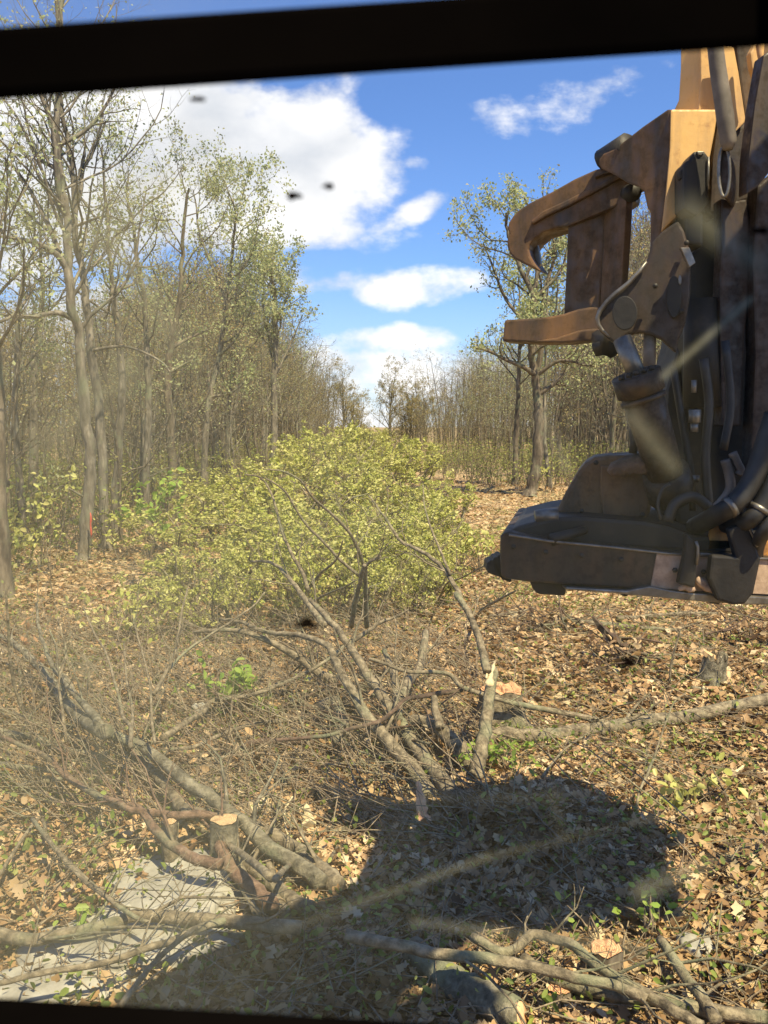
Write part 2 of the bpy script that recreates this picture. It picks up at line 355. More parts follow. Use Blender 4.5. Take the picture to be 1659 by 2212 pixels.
# ------------------------------------------------------------------ trees
def unit(v): return v / (np.linalg.norm(v) + 1e-9)
class Grow:
    def __init__(s, seed): s.r = random.Random(seed); s.n = np.random.default_rng(seed); s.mb = MB(); s.tips = []
    def rv(s): return np.array([s.r.gauss(0, 1), s.r.gauss(0, 1), s.r.gauss(0, 1)])
    def limb(s, p, d, L, r, lev, maxlev, kids, up=.12, wob=.22, r1=None, thin=.55):
        n = max(3, min(9, int(L / (.35 if lev > 1 else .5)) + 2)); st = L / n
        P = [np.array(p, float)]; d = unit(np.array(d, float))
        for i in range(n):
            d = unit(d + s.rv() * wob + np.array([0, 0, up])); P.append(P[-1] + d * st)
        P = np.array(P); re = r1 if r1 is not None else r * .3
        s.along(P, r, re, lev, maxlev, kids, up, wob, thin)
        return P
    def along(s, P, r, re, lev, maxlev, kids, up=.12, wob=.22, thin=.55, k=None, t0=.25):
        n = len(P) - 1; R = np.linspace(r, re, n + 1)
        s.mb.tube(P, R, k or (9, 6, 4, 3, 3)[min(lev, 4)])
        Ltot = np.linalg.norm(np.diff(P, axis=0), axis=1).sum()
        if lev >= maxlev:
            for i in range(1, n + 1): s.tips.append(P[i])
            s.tips.append(P[-1]); return
        c = kids[min(lev, len(kids) - 1)]
        for j in range(c):
            t = t0 + (1 - t0) * (j + s.r.random()) / c; f = t * n; i = min(int(f), n - 1); f -= i
            pt = P[i] * (1 - f) + P[i + 1] * f; dd = unit(P[i + 1] - P[i]); rr = R[i] * (1 - f) + R[i + 1] * f
            side = unit(np.cross(dd, s.rv())); ang = s.r.uniform(.5, 1.15)
            nd = dd * math.cos(ang) + side * math.sin(ang)
            s.limb(pt, nd, Ltot * s.r.uniform(.26, .5) * (1.15 - .55 * t), max(.004, rr * thin), lev + 1, maxlev, kids, up, wob, None, thin)
        if lev > 0: s.tips.append(P[-1])
def make_tree(seed, Ht, r, kids=(16, 6, 4), maxlev=3, lean=(0, 0), t0=.3, forks=1, leaf=.09, per=3, wob=.05, lf=1.0, crook=.22, mats=(BARK_G, LEAF_TOP), thin=.5):
    g = Grow(seed); 
    for f in range(forks):
        a = g.r.uniform(0, 6.28); sp = 0 if forks == 1 else .16
        P = [np.array([0, 0, -.15])]; d = unit(np.array([lean[0] + sp * math.cos(a + f * 2.6), lean[1] + sp * math.sin(a + f * 2.6), 1]))
        hh = Ht * (1 if f == 0 else g.r.uniform(.75, .95)); n = 12
        for i in range(n):
            d = unit(d + g.rv() * wob + np.array([0, 0, .10])); P.append(P[-1] + d * hh / n)
        g.along(np.array(P), r * (1 if f == 0 else .8), r * .12, 0, maxlev, kids, .10, crook, thin, None, t0)
    T = np.array(g.tips); T = T[g.n.random(len(T)) < lf]
    T = np.repeat(T, per, 0); T = T + g.n.normal(scale=.10, size=T.shape)
    lm = MB(); leaves(lm, T, leaf, g.n, 0, 'oval', .4, .3)
    return g.mb.mesh('trunk', mats[0]), lm.mesh('crown', mats[1])
def put_tree(meshes, name, loc, label, rz=0, s=1.0, sz=1.0, group=None, lean=(0, 0)):
    e = empty(name, loc, label, 'tree', group); e.rotation_euler = (lean[0], lean[1], rz); e.scale = (s, s, s * sz)
    for nm, me in zip(('trunk', 'crown'), meshes):
        if me is None: continue
        o = bpy.data.objects.new(nm, me); COL.objects.link(o); o.parent = e
    return e

# trees whose stems were traced: path of the stem, its depth, limbs
def traced_tree(name, z, stem, y, r, label, seed, limbs=(), kids=(14, 6, 4), maxlev=3, leaf=.09, per=3, t0=.35, re=.18, mats=(BARK_G, LEAF_TOP), lf=1.0, wob=.2, thin=.42, spread=.12, y1=None, autolimb=True, ribbon=None):
    g = Grow(seed); P = []
    for i, p in enumerate(stem):
        zz, q = (p[2], p[:2]) if len(p) == 3 else (z, p)
        P.append(H(zz, q, y))
    P = np.array(P); base = G('V', vv(*((stem[0][2], stem[0][:2]) if len(stem[0]) == 3 else (z, stem[0]))))
    P[0, 2] = gz(P[0, 0], P[0, 1]) - .1
    C = catmull(P, 4); C[:, 1] += np.cumsum(g.n.normal(scale=.05, size=len(C)))
    C[:, 0] += g.n.normal(scale=r * .12, size=len(C))
    R = np.linspace(r, r * re, len(C)); 
    g.mb.tube(C, R * np.concatenate([[1.45, 1.2], np.ones(len(C) - 2)]), 10, rough=.06)
    L = np.linalg.norm(np.diff(C, axis=0), axis=1).sum()
    if autolimb:
        n = len(C) - 1
        for j in range(kids[0]):
            t = t0 + (1 - t0) * (j + g.r.random()) / kids[0]; i = min(int(t * n), n - 1); dd = unit(C[i + 1] - C[i])
            side = unit(np.cross(dd, g.rv())); ang = g.r.uniform(.5, 1.1)
            g.limb(C[i], dd * math.cos(ang) + side * math.sin(ang), L * g.r.uniform(.16, .34) * (1.2 - .5 * t), max(.01, R[i] * thin), 1, maxlev, kids, .10, wob)
    for lb in limbs:
        zz, pts, r0, dy = lb
        Q = np.array([H(zz, p, y + dy * k / max(1, len(pts) - 1)) for k, p in enumerate(pts)])
        j = int(np.argmin(np.linalg.norm(C - Q[0], axis=1))); Q[0] = C[j]
        CQ = catmull(Q, 3); g.along(CQ, r0, r0 * .3, 1, maxlev, kids, .08, wob, .5, 6, .2)
    T = np.array(g.tips); T = T[g.n.random(len(T)) < lf]; T = np.repeat(T, per, 0); T = T + g.n.normal(scale=spread, size=T.shape)
    org = P[0].copy(); e = empty(name, org, label, 'tree')
    g.mb.obj('trunk', mats[0], e, origin=org)
    lm = MB(); leaves(lm, T, leaf, g.n, 0, 'oval', .4, .3); lm.obj('crown', mats[1], e, origin=org)
    return e, C

TT = []
e, C1 = traced_tree('tall_tree', '4', [(430, 1490), (450, 1350), (460, 1150), (470, 900), (440, 700), (430, 450), (400, 200), (375, 0), (355, 1250, '3'), (345, 1100, '3'), (322, 900, '3'), (312, 650, '3'), (322, 450, '3'), (330, 150, '3'), (340, -200, '3')],
    19, .155, 'tall bare grey tree with a red mark low on its trunk', 1,
    [('3', [(350, 1150), (310, 1000), (285, 700), (240, 560), (190, 430), (150, 200)], .085, -.5), ('3', [(360, 1440), (300, 1345), (190, 1285), (80, 1262), (-60, 1240)], .08, -1),
     ('3', [(362, 1440), (310, 1330), (262, 1200), (205, 1090), (130, 960), (40, 850), (-50, 780)], .07, .8), ('4', [(380, 190), (300, 160), (180, 182), (40, 175), (-90, 160)], .07, -.8),
     ('3', [(345, 780), (430, 705), (515, 625), (600, 480), (660, 300)], .06, .6), ('3', [(330, 900), (200, 830), (90, 620), (0, 500)], .05, .6), ('4', [(455, 1150), (340, 1080), (250, 1060)], .03, -.6)],
    kids=(18, 7, 5), leaf=.085, per=1, t0=.42, mats=(BARK_G, LEAF_TOP), lf=.28, wob=.15, re=.25)
traced_tree('tall_tree', '4', [(560, 1420), (552, 1200), (540, 900), (505, 500), (470, 250), (452, 50), (440, 1480, '3'), (405, 1300, '3'), (400, 1100, '3'), (375, 900, '3'), (362, 780, '3'), (330, 600, '3'), (300, 300, '3'), (290, -100, '3')],
    20.5, .125, 'tall grey tree close behind the tree with the red mark', 2,
    [('4', [(495, 352), (640, 338), (760, 370), (860, 425), (900, 475)], .045, -1), ('3', [(410, 1080), (430, 980), (425, 900), (480, 830), (560, 640)], .07, .5),
     ('3', [(430, 980), (500, 1150), (560, 1290), (640, 1380)], .03, .3), ('3', [(440, 1200), (560, 1140), (640, 1170)], .035, -.6)],
    kids=(14, 6, 5), leaf=.085, per=1, t0=.45, lf=.25, wob=.16, re=.3)
traced_tree('forest_tree', '4', [(600, 1400), (625, 1000), (655, 600), (632, 300), (612, 100), (600, 1550, '3'), (580, 1300, '3'), (548, 950, '3'), (540, 760, '3')],
    23, .13, 'slim straight tree beside the two tall twin stems', 3, [('4', [(610, 60), (700, 10), (740, -60)], .05, .5)], kids=(14, 6, 4), per=1, t0=.4)
traced_tree('forest_tree', '4', [(915, 1040), (905, 850), (900, 700), (890, 480), (905, 300), (955, 100), (965, 1350, '3'), (985, 1100, '3'), (1010, 1010, '3')],
    27, .16, 'dark trunked tree with two level limbs reaching right', 4,
    [('4', [(895, 480), (960, 440), (1040, 400)], .06, .4), ('4', [(905, 350), (1010, 290), (1130, 238)], .07, .8), ('4', [(900, 580), (820, 560), (740, 575)], .05, -.5), ('4', [(905, 250), (870, 120), (840, 20), (790, -120)], .07, .6), ('4', [(900, 1010), (820, 1005)], .04, 0)],
    kids=(14, 7, 5), per=1, t0=.45, mats=(BARK_B, LEAF_TOP))
traced_tree('forest_tree', '4', [(770, 1130), (782, 900), (788, 700), (780, 400), (768, 100), (740, 1400, '3'), (720, 1250, '3'), (690, 1080, '3'), (700, 930, '3')],
    25, .12, 'slim tree standing just left of the dark trunk', 5, [], kids=(13, 6, 4), per=1, t0=.4)
traced_tree('forest_tree', '4', [(1065, 980), (1095, 680), (1140, 450), (1180, 200), (1200, 1480, '3'), (1225, 1250, '3'), (1235, 1090, '3'), (1200, 1000, '3')],
    33, .13, 'leafy tree leaning right whose crown tops the left wood edge', 6,
    [('4', [(1110, 640), (1230, 580), (1350, 470)], .06, .5), ('4', [(1150, 400), (1260, 280), (1300, 100)], .06, -.5), ('3', [(1140, 1550), (1060, 1250), (1040, 1100), (1020, 1000)], .06, .5), ('3', [(1220, 1450), (1330, 1350), (1370, 1150)], .04, .6)],
    kids=(16, 7, 5), per=2, t0=.35, leaf=.11)
traced_tree('forest_tree', '4', [(1445, 950), (1452, 600), (1460, 300), (1455, 60), (1445, 1500, '3'), (1440, 1415, '3')],
    45, .2, 'rounded tree ending the skyline left of the gap', 7,
    [('4', [(1455, 480), (1540, 320), (1600, 170)], .08, .6), ('4', [(1458, 400), (1400, 200), (1390, 30)], .08, -.6)], kids=(18, 7, 5), per=2, t0=.3, leaf=.14)
traced_tree('forest_tree', '4', [(140, 1400), (125, 950), (112, 500), (132, 0), (190, 1300, '3'), (180, 1000, '3')], 22, .10, 'pale slim tree left of the red marked trunk', 8, [], kids=(12, 6, 4), per=2, t0=.35)
traced_tree('forest_tree', '4', [(15, 1450), (2, 1000), (-6, 500), (-15, 0), (-30, 1300, '3'), (-40, 700, '3')], 15, .14, 'dark trunk cut off by the left edge of the view', 9, [], kids=(14, 6, 4), per=1, t0=.3, lf=.5, mats=(BARK_B, LEAF_TOP))
traced_tree('forest_tree', '4', [(170, 900), (190, 480), (212, 240), (235, 60), (230, 1350, '3'), (250, 1100, '3')], 27, .14, 'bent stem passing behind the pale slim tree', 10, [], kids=(14, 6, 4), per=1, t0=.3)
traced_tree('lone_tree', '2', [(333, 1035), (350, 930), (372, 820), (386, 600), (378, 480), (368, 380), (340, 240), (332, 1720, '1'), (345, 1500, '1'), (255, 1280, '1'), (215, 1150, '1'), (190, 1020, '1')],
    34, .25, 'lone spreading tree with crooked limbs right of the lane', 11,
    [('2', [(366, 350), (300, 300), (200, 258), (100, 208), (0, 185)], .11, -1.5), ('2', [(385, 340), (395, 200), (400, 60), (410, -120), (470, -330), (440, -520)], .14, .8),
     ('2', [(405, 330), (480, 268), (560, 265), (650, 290), (740, 288)], .09, -1), ('2', [(405, 450), (470, 388), (540, 310), (620, 240), (690, 200)], .09, 1), ('2', [(395, 200), (480, 60), (560, -120), (600, -350)], .10, 1.5),
     ('1', [(332, 1650), (200, 1500), (120, 1300), (70, 1180)], .08, 1), ('1', [(350, 1480), (380, 1200), (330, 1000), (300, 930)], .09, -1), ('1', [(420, 1500), (520, 1300), (560, 1000)], .08, 0), ('1', [(400, 1300), (420, 1050), (400, 900)], .07, 1)],
    kids=(12, 8, 6), per=2, t0=.55, leaf=.12, lf=.7, mats=(BARK_B, LEAF_TOP), re=.2)
traced_tree('forest_tree', '2', [(248, 925), (258, 700), (268, 400), (275, 200), (275, 0), (270, -250)], 40, .14, 'thin upright tree left of the lone spreading tree', 12, [], kids=(14, 6, 4), per=3, leaf=.12, t0=.4, mats=(BARK_B, LEAF_TOP))
traced_tree('forest_tree', 'V', [(1188, 1090), (1176, 950), (1180, 800), (1185, 620), (1190, 520)], 37, .11, 'grey stem standing close behind the lone spreading tree', 13, [], kids=(10, 6, 4), per=3, leaf=.12, t0=.5)
# red flagging on the marked trunk
rb = MB(); i0 = 6
pa = H('4', (478, 1218), 18.78); pb = H('4', (482, 1350), 18.76)
rb.tube(np.array([pa + (pb - pa) * t + np.array([math.sin(t * 9) * .006, 0, 0]) for t in np.linspace(0, 1, 8)]), [.010, .022, .026, .02, .022, .026, .022, .008], 6, True, .2)
tag(rb.obj('flagging_ribbon', REDR), 'red flagging ribbon hanging down a grey trunk', 'ribbon')

# prototypes for the woods
def lane(y): return -0.0213 * y
PA = [make_tree(100 + i, 12.5, .105 + .02 * (i % 3), (15, 6, 4), 3, (rnd.uniform(-.05, .05), rnd.uniform(-.05, .05)), .22 + .03 * (i % 4), 1 + (i % 4 == 3), .115, 1, .045, .38,
      mats=((BARK_G, LEAF_TOP), (BARK_B, LEAF_OLV), (BARK_G, LEAF_OLV))[i % 3]) for i in range(9)]
PS = [make_tree(200 + i, 8.5, .055, (14, 5, 3), 3, (rnd.uniform(-.1, .1), rnd.uniform(-.1, .1)), .2, 1, .10, 1, .07, .5,
      mats=((BARK_B, LEAF_OLV), (BARK_G, LEAF_TOP))[i % 2]) for i in range(6)]
SKX = [-200, 0, 120, 240, 330, 400, 490, 560, 610, 680, 740, 785, 800, 815, 900, 950, 1000, 1060, 1150, 1250, 1330, 1400, 1500, 1800]
SKY_ = [620, 640, 670, 650, 600, 560, 540, 640, 680, 765, 815, 885, 905, 870, 835, 805, 775, 745, 720, 660, 520, 430, 420, 400]
def sky_top(x, y, jit):
    vx = 829.5 + x / y * FCAM / 1.0; a, b, c = ray(vx, float(np.interp(vx, SKX, SKY_)) + jit); return CZ + c / b * y
def wood_trees():
    r = random.Random(31); done = []
    jobs = []
    def ok(x, y, d):
        for a, b in done:
            if (a - x) ** 2 + (b - y) ** 2 < d * d: return False
        done.append((x, y)); return True
    for side in (-1, 1):
        cnt = 0; lim = 150 if side < 0 else 126; tries = 0
        while cnt < lim and tries < 20000:
            tries += 1
            y = 17 + 125 * r.random() ** 1.35
            off = (6.3 if y < 60 else 5.0) + r.random() ** 1.6 * 20 if side < 0 else (8.8 if y < 110 else 6.5) + r.random() ** 1.5 * 20
            x = lane(y) + side * off
            if side > 0 and y < 40 and off < 11: continue
            if abs(x) > .50 * y + 1: continue
            if side > 0 and x > .42 * y: continue
            if side < 0 and y < 22 and x > -7.5: continue
            if not ok(x, y, .9): continue
            cnt += 1; jobs.append((side, x, y, off))
    for k, (side, x, y, off) in enumerate(jobs):
        small = r.random() < .42
        me = (PS if small else PA)[r.randrange(6 if small else 9)]
        edge = off < 9 if side < 0 else off < 12
        hz = (12.5 if not small else 8.5); s = min(1.15, max(.35, sky_top(x, y, r.uniform(-40, 110) + (50 if small else 0)) / hz))
        ed = y < 60 and off < (8.3 if side < 0 else 11.5)
        lab, grp = {(-1, False): ('straight young-leaved tree of the wood left of the lane', 'trees of the left wood'),
                    (-1, True): ('thin understorey tree among the trunks left of the lane', 'understorey trees of the left wood'),
                    (1, False): ('straight young-leaved tree of the wood right of the lane', 'trees of the right wood'),
                    (1, True): ('thin understorey tree among the trunks right of the lane', 'understorey trees of the right wood')}[(side, small)]
        if ed: lab = lab.replace('straight young-leaved tree', 'young-leaved tree at the lane edge').replace('thin understorey tree among the trunks', 'thin understorey tree at the lane edge of the wood'); grp = 'lane edge ' + grp
        put_tree(me, 'understorey_tree' if small else 'forest_tree', (x, y, gz(x, y)), lab, r.uniform(0, 6.28), s, 1.0, grp, (r.gauss(0, .03), r.gauss(0, .04)))
wood_trees()
# far trees closing the lane
FT = make_tree(301, 11.5, .2, (18, 8, 5), 3, (0, 0), .18, 2, .16, 1, .05, .7, crook=.2, mats=(BARK_G, LEAF_OLV))
FT2 = make_tree(302, 9.5, .16, (18, 8, 5), 3, (0, 0), .12, 3, .16, 1, .05, .7, crook=.2, mats=(BARK_B, LEAF_OLV))
for i, (vx, y, s, me, lab) in enumerate([(845, 128, 1.0, FT, 'double stemmed tree far down the lane beside the sky gap'), (885, 120, .9, FT2, 'second far tree right of the sky gap'),
        (915, 118, .75, FT, 'low far tree where the right wood edge begins'), (768, 135, .85, FT2, 'last tree of the left wood edge before the sky gap'), (745, 120, .95, FT, 'far tree just behind the left wood edge corner')]):
    x = (vx - 829.5) / FCAM * y
    put_tree(me, 'distant_tree', (x, y, gz(x, y)), lab, i * 1.3, s, 1.0)

# everything deeper in the woods: one mass
def backwoods():
    base = []
    for i in range(7):
        g = Grow(400 + i); P = [np.array([0, 0, -.1])]; d = np.array([g.r.uniform(-.08, .08), g.r.uniform(-.08, .08), 1.0])
        for _ in range(7): d = unit(d + g.rv() * .06 + np.array([0, 0, .1])); P.append(P[-1] + d * 1.35)
        P = np.array(P); R = np.linspace(.09, .02, 8); g.mb.tube(P, R, 5)
        for j in range(26):
            k = g.r.randrange(1, 7); dd = unit(np.cross(unit(P[k + 1] - P[k]), g.rv()) + np.array([0, 0, .5])); a = P[k] + (P[k + 1] - P[k]) * g.r.random(); L = g.r.uniform(.7, 2.4)
            b = a + dd * L * .5 + g.rv() * .1; c = b + unit(dd + np.array([0, 0, .4]) + g.rv() * .25) * L * .5
            g.mb.tube([a, b, c], [.022, .014, .006], 3)
            for m in range(3):
                o = b + (c - b) * g.r.random(); g.mb.tube([o, o + unit(dd + g.rv() * .7) * L * .35], [.009, .004], 3); g.tips.append(o); g.tips.append(c)
        base.append((np.vstack(g.mb.v), np.vstack(g.mb.q), np.array(g.tips)))
    r = np.random.default_rng(5); mb = MB(); lm = MB(); LP = []
    def put(x, y, sc):
        v, q, tp = base[r.integers(7)]; a = r.uniform(0, 6.28); c, s = math.cos(a), math.sin(a)
        Mx = np.array([[c, -s, 0], [s, c, 0], [0, 0, 1]]).T * sc
        o = np.array([x, y, float(gz(x, y))]); mb.add(v @ Mx + o, q); LP.append((tp @ Mx + o)[r.random(len(tp)) < .28])
    n = 0
    while n < 900:
        side = -1 if r.random() < .56 else 1; y = 26 + 150 * r.random() ** 1.2
        off = ((10 if side < 0 else 13) if y < 75 else (5.5 if side < 0 else 7.0)) + 45 * r.random() ** 1.1; x = lane(y) + side * off
        if abs(x) > .5 * y + 1 or (side > 0 and x > .44 * y): continue
        put(x, y, max(.3, sky_top(x, y, r.uniform(0, 130)) / 9.6)); n += 1
    for _ in range(230):
        y = r.uniform(130, 230); x = r.uniform(-50, 70)
        if abs(x - lane(y) + 0.5) < 3.4: continue
        put(x, y, max(.2, sky_top(x, y, r.uniform(5, 60)) / 9.6))
    o = mb.obj('background_woods', BARK_B); tag(o, 'mass of bare stems and twigs deep in the woods', None, None, 'stuff')
    P = np.vstack(LP); P = P + r.normal(scale=.15, size=P.shape); leaves(lm, P, .15, r, 0, 'oval', .4)
    tag(lm.obj('woodland_foliage', LEAF_OLV), 'thin spring foliage deep in the woods', None, None, 'stuff')
backwoods()

# low growth at the feet of the woods
def undergrowth():
    r = np.random.default_rng(9); mb = MB(); st = MB()
    cs = []
    while len(cs) < 2900:
        y = 15 + 70 * r.random() ** 1.3; side = -1 if r.random() < .5 else 1
        off = r.uniform(6.0, 24) if side < 0 else r.uniform(4.2 if y > 36 else 6.4, 24)
        x = lane(y) + side * off
        if abs(x) > .5 * y + 1 or (side < 0 and y < 19 and x > -7): continue
        if side > 0 and y < 34 and x < 9: continue
        cs.append((x, y, gz(x, y)))
    while len(cs) < 3700:
        y = r.uniform(80, 200); x = lane(y) + r.uniform(-60, 70)
        if abs(x - lane(y) - .6) > 2.6: cs.append((x, y, gz(x, y)))
    cs = np.array(cs)
    P = []
    for c in cs:
        h = r.uniform(.5, 2.2); k = 26 if c[1] < 40 else 14
        for _ in range(3):
            tip = c + np.array([r.normal() * .35, r.normal() * .35, h * r.uniform(.6, 1)]); st.tube([c, (c + tip) / 2 + r.normal(size=3) * .06, tip], [.012, .008, .003], 3)
        q = c + np.stack([r.normal(scale=.4, size=k), r.normal(scale=.4, size=k), h * r.uniform(.25, 1.05, k)], -1); P.append(q)
    leaves(mb, np.vstack(P), .11, r, .2, 'oval')
    tag(mb.obj('undergrowth', LEAF_UND), 'low leafy undergrowth along the foot of both woods', None, None, 'stuff')
    tag(st.obj('undergrowth_stems', BARK_B), 'thin stems of the undergrowth at the wood edges', None, None, 'stuff')
undergrowth()

# ------------------------------------------------------------------ felled leafy tops heaped along the lane
def make_top(seed, n_stems, rad, ht, nleaf, lsize):
    g = Grow(seed)
    for i in range(n_stems):
        a = g.r.uniform(0, 6.28); rr = g.r.uniform(0, rad * .75)
        p = np.array([rr * math.cos(a), rr * math.sin(a), 0.0])
        d = np.array([math.cos(a) * g.r.uniform(.2, .9), math.sin(a) * g.r.uniform(.2, .9), 1.0])
        g.limb(p, d, ht * g.r.uniform(.75, 1.25), .042, 1, 3, (5, 6, 4), .06, .26)
    T = np.array(g.tips); T = T[T[:, 2] > .12]
    for i in range(6):
        a = g.r.uniform(0, 6.28); g.limb(np.array([math.cos(a) * rad * .4, math.sin(a) * rad * .4, .1]), np.array([math.cos(a + 1), math.sin(a + 1), .9]), ht * g.r.uniform(1.1, 1.5), .04, 1, 3, (5, 5, 3), .0, .28)
    # envelope: a low dome
    e = (T[:, 0] ** 2 + T[:, 1] ** 2) / (rad * 1.25) ** 2 + (T[:, 2] / (ht * 1.05)) ** 2
    T = T[e < 1.9]
    k = 6; idx = g.n.integers(0, len(T), nleaf // k); P = np.repeat(T[idx] + g.n.normal(scale=.07, size=(nleaf // k, 3)), k, 0) + g.n.normal(scale=.022, size=(nleaf // k * k, 3))
    lm = MB(); leaves(lm, P, lsize, g.n, .35, 'six', .35)
    return g.mb.mesh('branches', BARK_F), lm.mesh('foliage', LEAF_MID)
TOPS = [make_top(500 + i, 15, 1.9, 2.1, 4400, .105) for i in range(4)] + [make_top(520 + i, 10, 2.2, 2.2, 1900, .16) for i in range(2)]
spots = [(-2.2, 12.4, .46, 'nearest low heap of leafy branches, left of the bare fallen limbs'), (-.8, 12.9, .48, 'low leafy heap straight behind the bare fallen limbs'), (.35, 13.6, .38, 'small leafy heap at the right end of the nearest heaps'), (.9, 14.8, .40, 'smallest leafy heap at the right foot of the pile'), (.8, 18.0, .55, 'low leafy heap at the right foot of the pile'), (1.2, 23.0, .6, 'low leafy heap on the right flank farther back'), (-3.0, 14.2, .55, 'low leafy heap above the green maple sapling'),
         (-1.2, 14.8, .72, 'leafy heap behind the low nearest heaps'), (-3.0, 16.4, .84, 'bright leafy heap on the left shoulder of the pile'), (-.1, 16.3, .66, 'leafy heap near the right edge of the pile'), (-1.5, 18.0, .95, 'tall leafy heap in the middle of the pile'), (.1, 19.4, .82, 'leafy heap right of the middle of the pile'),
         (-3.9, 20.5, 1.0, 'leafy heap below the dark trunk with level limbs'), (-2.2, 22.8, 1.05, 'leafy heap making the left hump of the pile'), (-.1, 24, .95, 'leafy heap just right of the left hump'),
         (-4.2, 26, 1.0, 'leafy heap at the far left behind the left shoulder'), (-2.2, 30, 1.1, None), (.0, 32, 1.0, None), (-4.3, 36, 1.0, None), (-1.2, 39, 1.1, None), (.9, 43, .9, None), (-4.0, 47, 1.0, None), (-.8, 52, 1.1, None), (1.2, 58, .9, None),
         (-3.6, 64, 1.1, None), (0, 70, 1.1, None), (-2.8, 84, 1.1, None), (.2, 92, 1.0, None), (-2.0, 106, 1.1, None), (-.8, 122, 1.0, None), (-3.6, 140, 1.3, None), (.6, 146, 1.3, None), (-6, 165, 1.5, None), (-1.5, 172, 1.4, None), (3.4, 178, 1.5, None)]
for i, (x, y, s, lab) in enumerate(spots):
    tp = TOPS[i % 4] if y < 36 else TOPS[4 + i % 2]
    e = empty('brush_pile', (x, y, gz(x, y)), lab or 'bright leafy heap of felled tops farther along the lane', 'brush pile', None if lab else 'leafy heaps farther down the lane')
    e.rotation_euler = (0, 0, i * 2.1); e.scale = (s, s, float(np.interp(y, [12, 14, 16.5, 20, 25, 32, 60, 120], [.44, .56, .65, .76, .92, 1.10, 1.25, 1.32])))
    e.scale[2] *= 1 - .36 * min(1, abs(x - lane(y) + 1.2) / 3.0)
    for nm, me in zip(('branches', 'foliage'), tp):
        o = bpy.data.objects.new(nm, me); COL.objects.link(o); o.parent = e

# ------------------------------------------------------------------ fallen limbs, logs, stumps (foreground)
def limb_path(z, pts, h0=.06, h1=None, y1=None, sub=4):
    """follow a traced limb: lying (heights above ground h0..h1) or rising to depth y1"""
    V = [(z, p) if len(p) == 2 else (p[2], p[:2]) for p in pts]
    if y1 is None:
        h1 = h0 if h1 is None else h1; P = [G(a, b, h0 + (h1 - h0) * i / (len(V) - 1)) for i, (a, b) in enumerate(V)]
    else:
        p0 = G(V[0][0], V[0][1], h0); vs = np.array([vv(a, b) for a, b in V]); s = np.concatenate([[0], np.cumsum(np.linalg.norm(np.diff(vs, axis=0), axis=1))]); s /= s[-1]
        P = [H('V', tuple(q), p0[1] + (y1 - p0[1]) * t) for q, t in zip(vs, s)]
    return catmull(np.array(P), sub)
class Wood:
    def __init__(s, name, label, cat, seed, mat=None, group=None): s.name = name; s.label = label; s.cat = cat; s.g = Grow(seed); s.parts = []; s.mat = mat or BARK_F; s.group = group; s.org = None
    def stem(s, z, pts, r0, r1, twigs=4, k=8, part=None, tl=.8, **kw):
        C = limb_path(z, pts, **kw); 
        if s.org is None: s.org = C[0].copy()
        mb = MB() if part else s.g.mb
        R = np.linspace(r0, r1, len(C)); W = s.g.n.normal(scale=r0 * .12, size=C.shape); W[0] = 0; C = C + W
        R = R * 1.3; mb.tube(C, R, k, True, .05)
        g = Grow(s.g.r.randrange(10 ** 6)); g.mb = mb
        for j in range(twigs):
            i = min(len(C) - 2, int(g.r.uniform(.2, 1) * (len(C) - 1))); dd = unit(C[i + 1] - C[i]); sd = unit(np.cross(dd, g.rv())); 
            if sd[2] < -.3: sd = -sd
            g.limb(C[i], dd + sd * g.r.uniform(.4, 1.3), tl * g.r.uniform(.4, 1.3), max(.0035, R[i] * .35), 2, 3, (3, 3, 3), .02, .17)
        if part: s.parts.append((part, mb))
        return C
    def done(s):
        e = empty(s.name, s.org, s.label, s.cat, s.group) if s.parts else None
        if e is None:
            o = s.g.mb.obj(s.name, s.mat, None, origin=s.org); return tag(o, s.label, s.cat, s.group)
        if s.g.mb.n: s.g.mb.obj('trunk', s.mat, e, origin=s.org)
        for nm, mb in s.parts:
            nm, mt = nm if isinstance(nm, tuple) else (nm, s.mat); mb.obj(nm, mt, e, origin=s.org)
        return e
def one(z, pts, r0, r1, label, name='fallen_branch', cat='branch', seed=None, mat=None, twigs=4, tl=.7, **kw):
    w = Wood(name, label, cat, seed or rnd.randrange(10 ** 6), mat); w.stem(z, pts, r0, r1, twigs, tl=tl, **kw); return w.done()

# the big bare fallen crown in the middle
w = Wood('fallen_tree', 'bare fallen tree crown fanning out from the dark shade', 'fallen tree', 41)
w.stem('6', [(1260, 1090), (1200, 1010), (1100, 890), (1010, 760), (930, 640), (850, 520), (775, 400), (700, 290), (640, 200), (560, 100), (480, 20)], .062, .022, 5, y1=9.8, sub=3)
w.stem('6', [(1120, 1060), (1050, 950), (960, 850), (870, 740), (780, 640), (715, 530), (650, 420), (610, 330), (560, 260), (420, 205), (270, 195), (120, 140), (0, 120)], .055, .012, 4, part='branch', y1=9.6)
w.stem('6', [(940, 650), (935, 540), (920, 420), (900, 350), (870, 290)], .040, .022, 2, part='branch', h0=.35, y1=9.6)
w.stem('6', [(950, 560), (1000, 450), (1050, 390), (1075, 300), (1090, 190)], .045, .030, 1, part='branch', h0=.3, y1=9.9)
w.stem('5', [(430, 1650), (380, 1580), (310, 1480), (240, 1390), (170, 1310), (90, 1272), (0, 1272)], .034, .012, 4, part='branch', h0=.55, y1=12)
w.stem('5', [(340, 1450), (300, 1330), (250, 1250), (180, 1090), (130, 900), (60, 780), (-40, 760)], .022, .007, 3, part='branch', h0=.8, y1=11.5)
w.stem('5', [(640, 1360), (520, 1260), (430, 1160), (330, 1060), (260, 960), (200, 860), (100, 790), (0, 765)], .018, .006, 3, part='branch', h0=.9, y1=11)
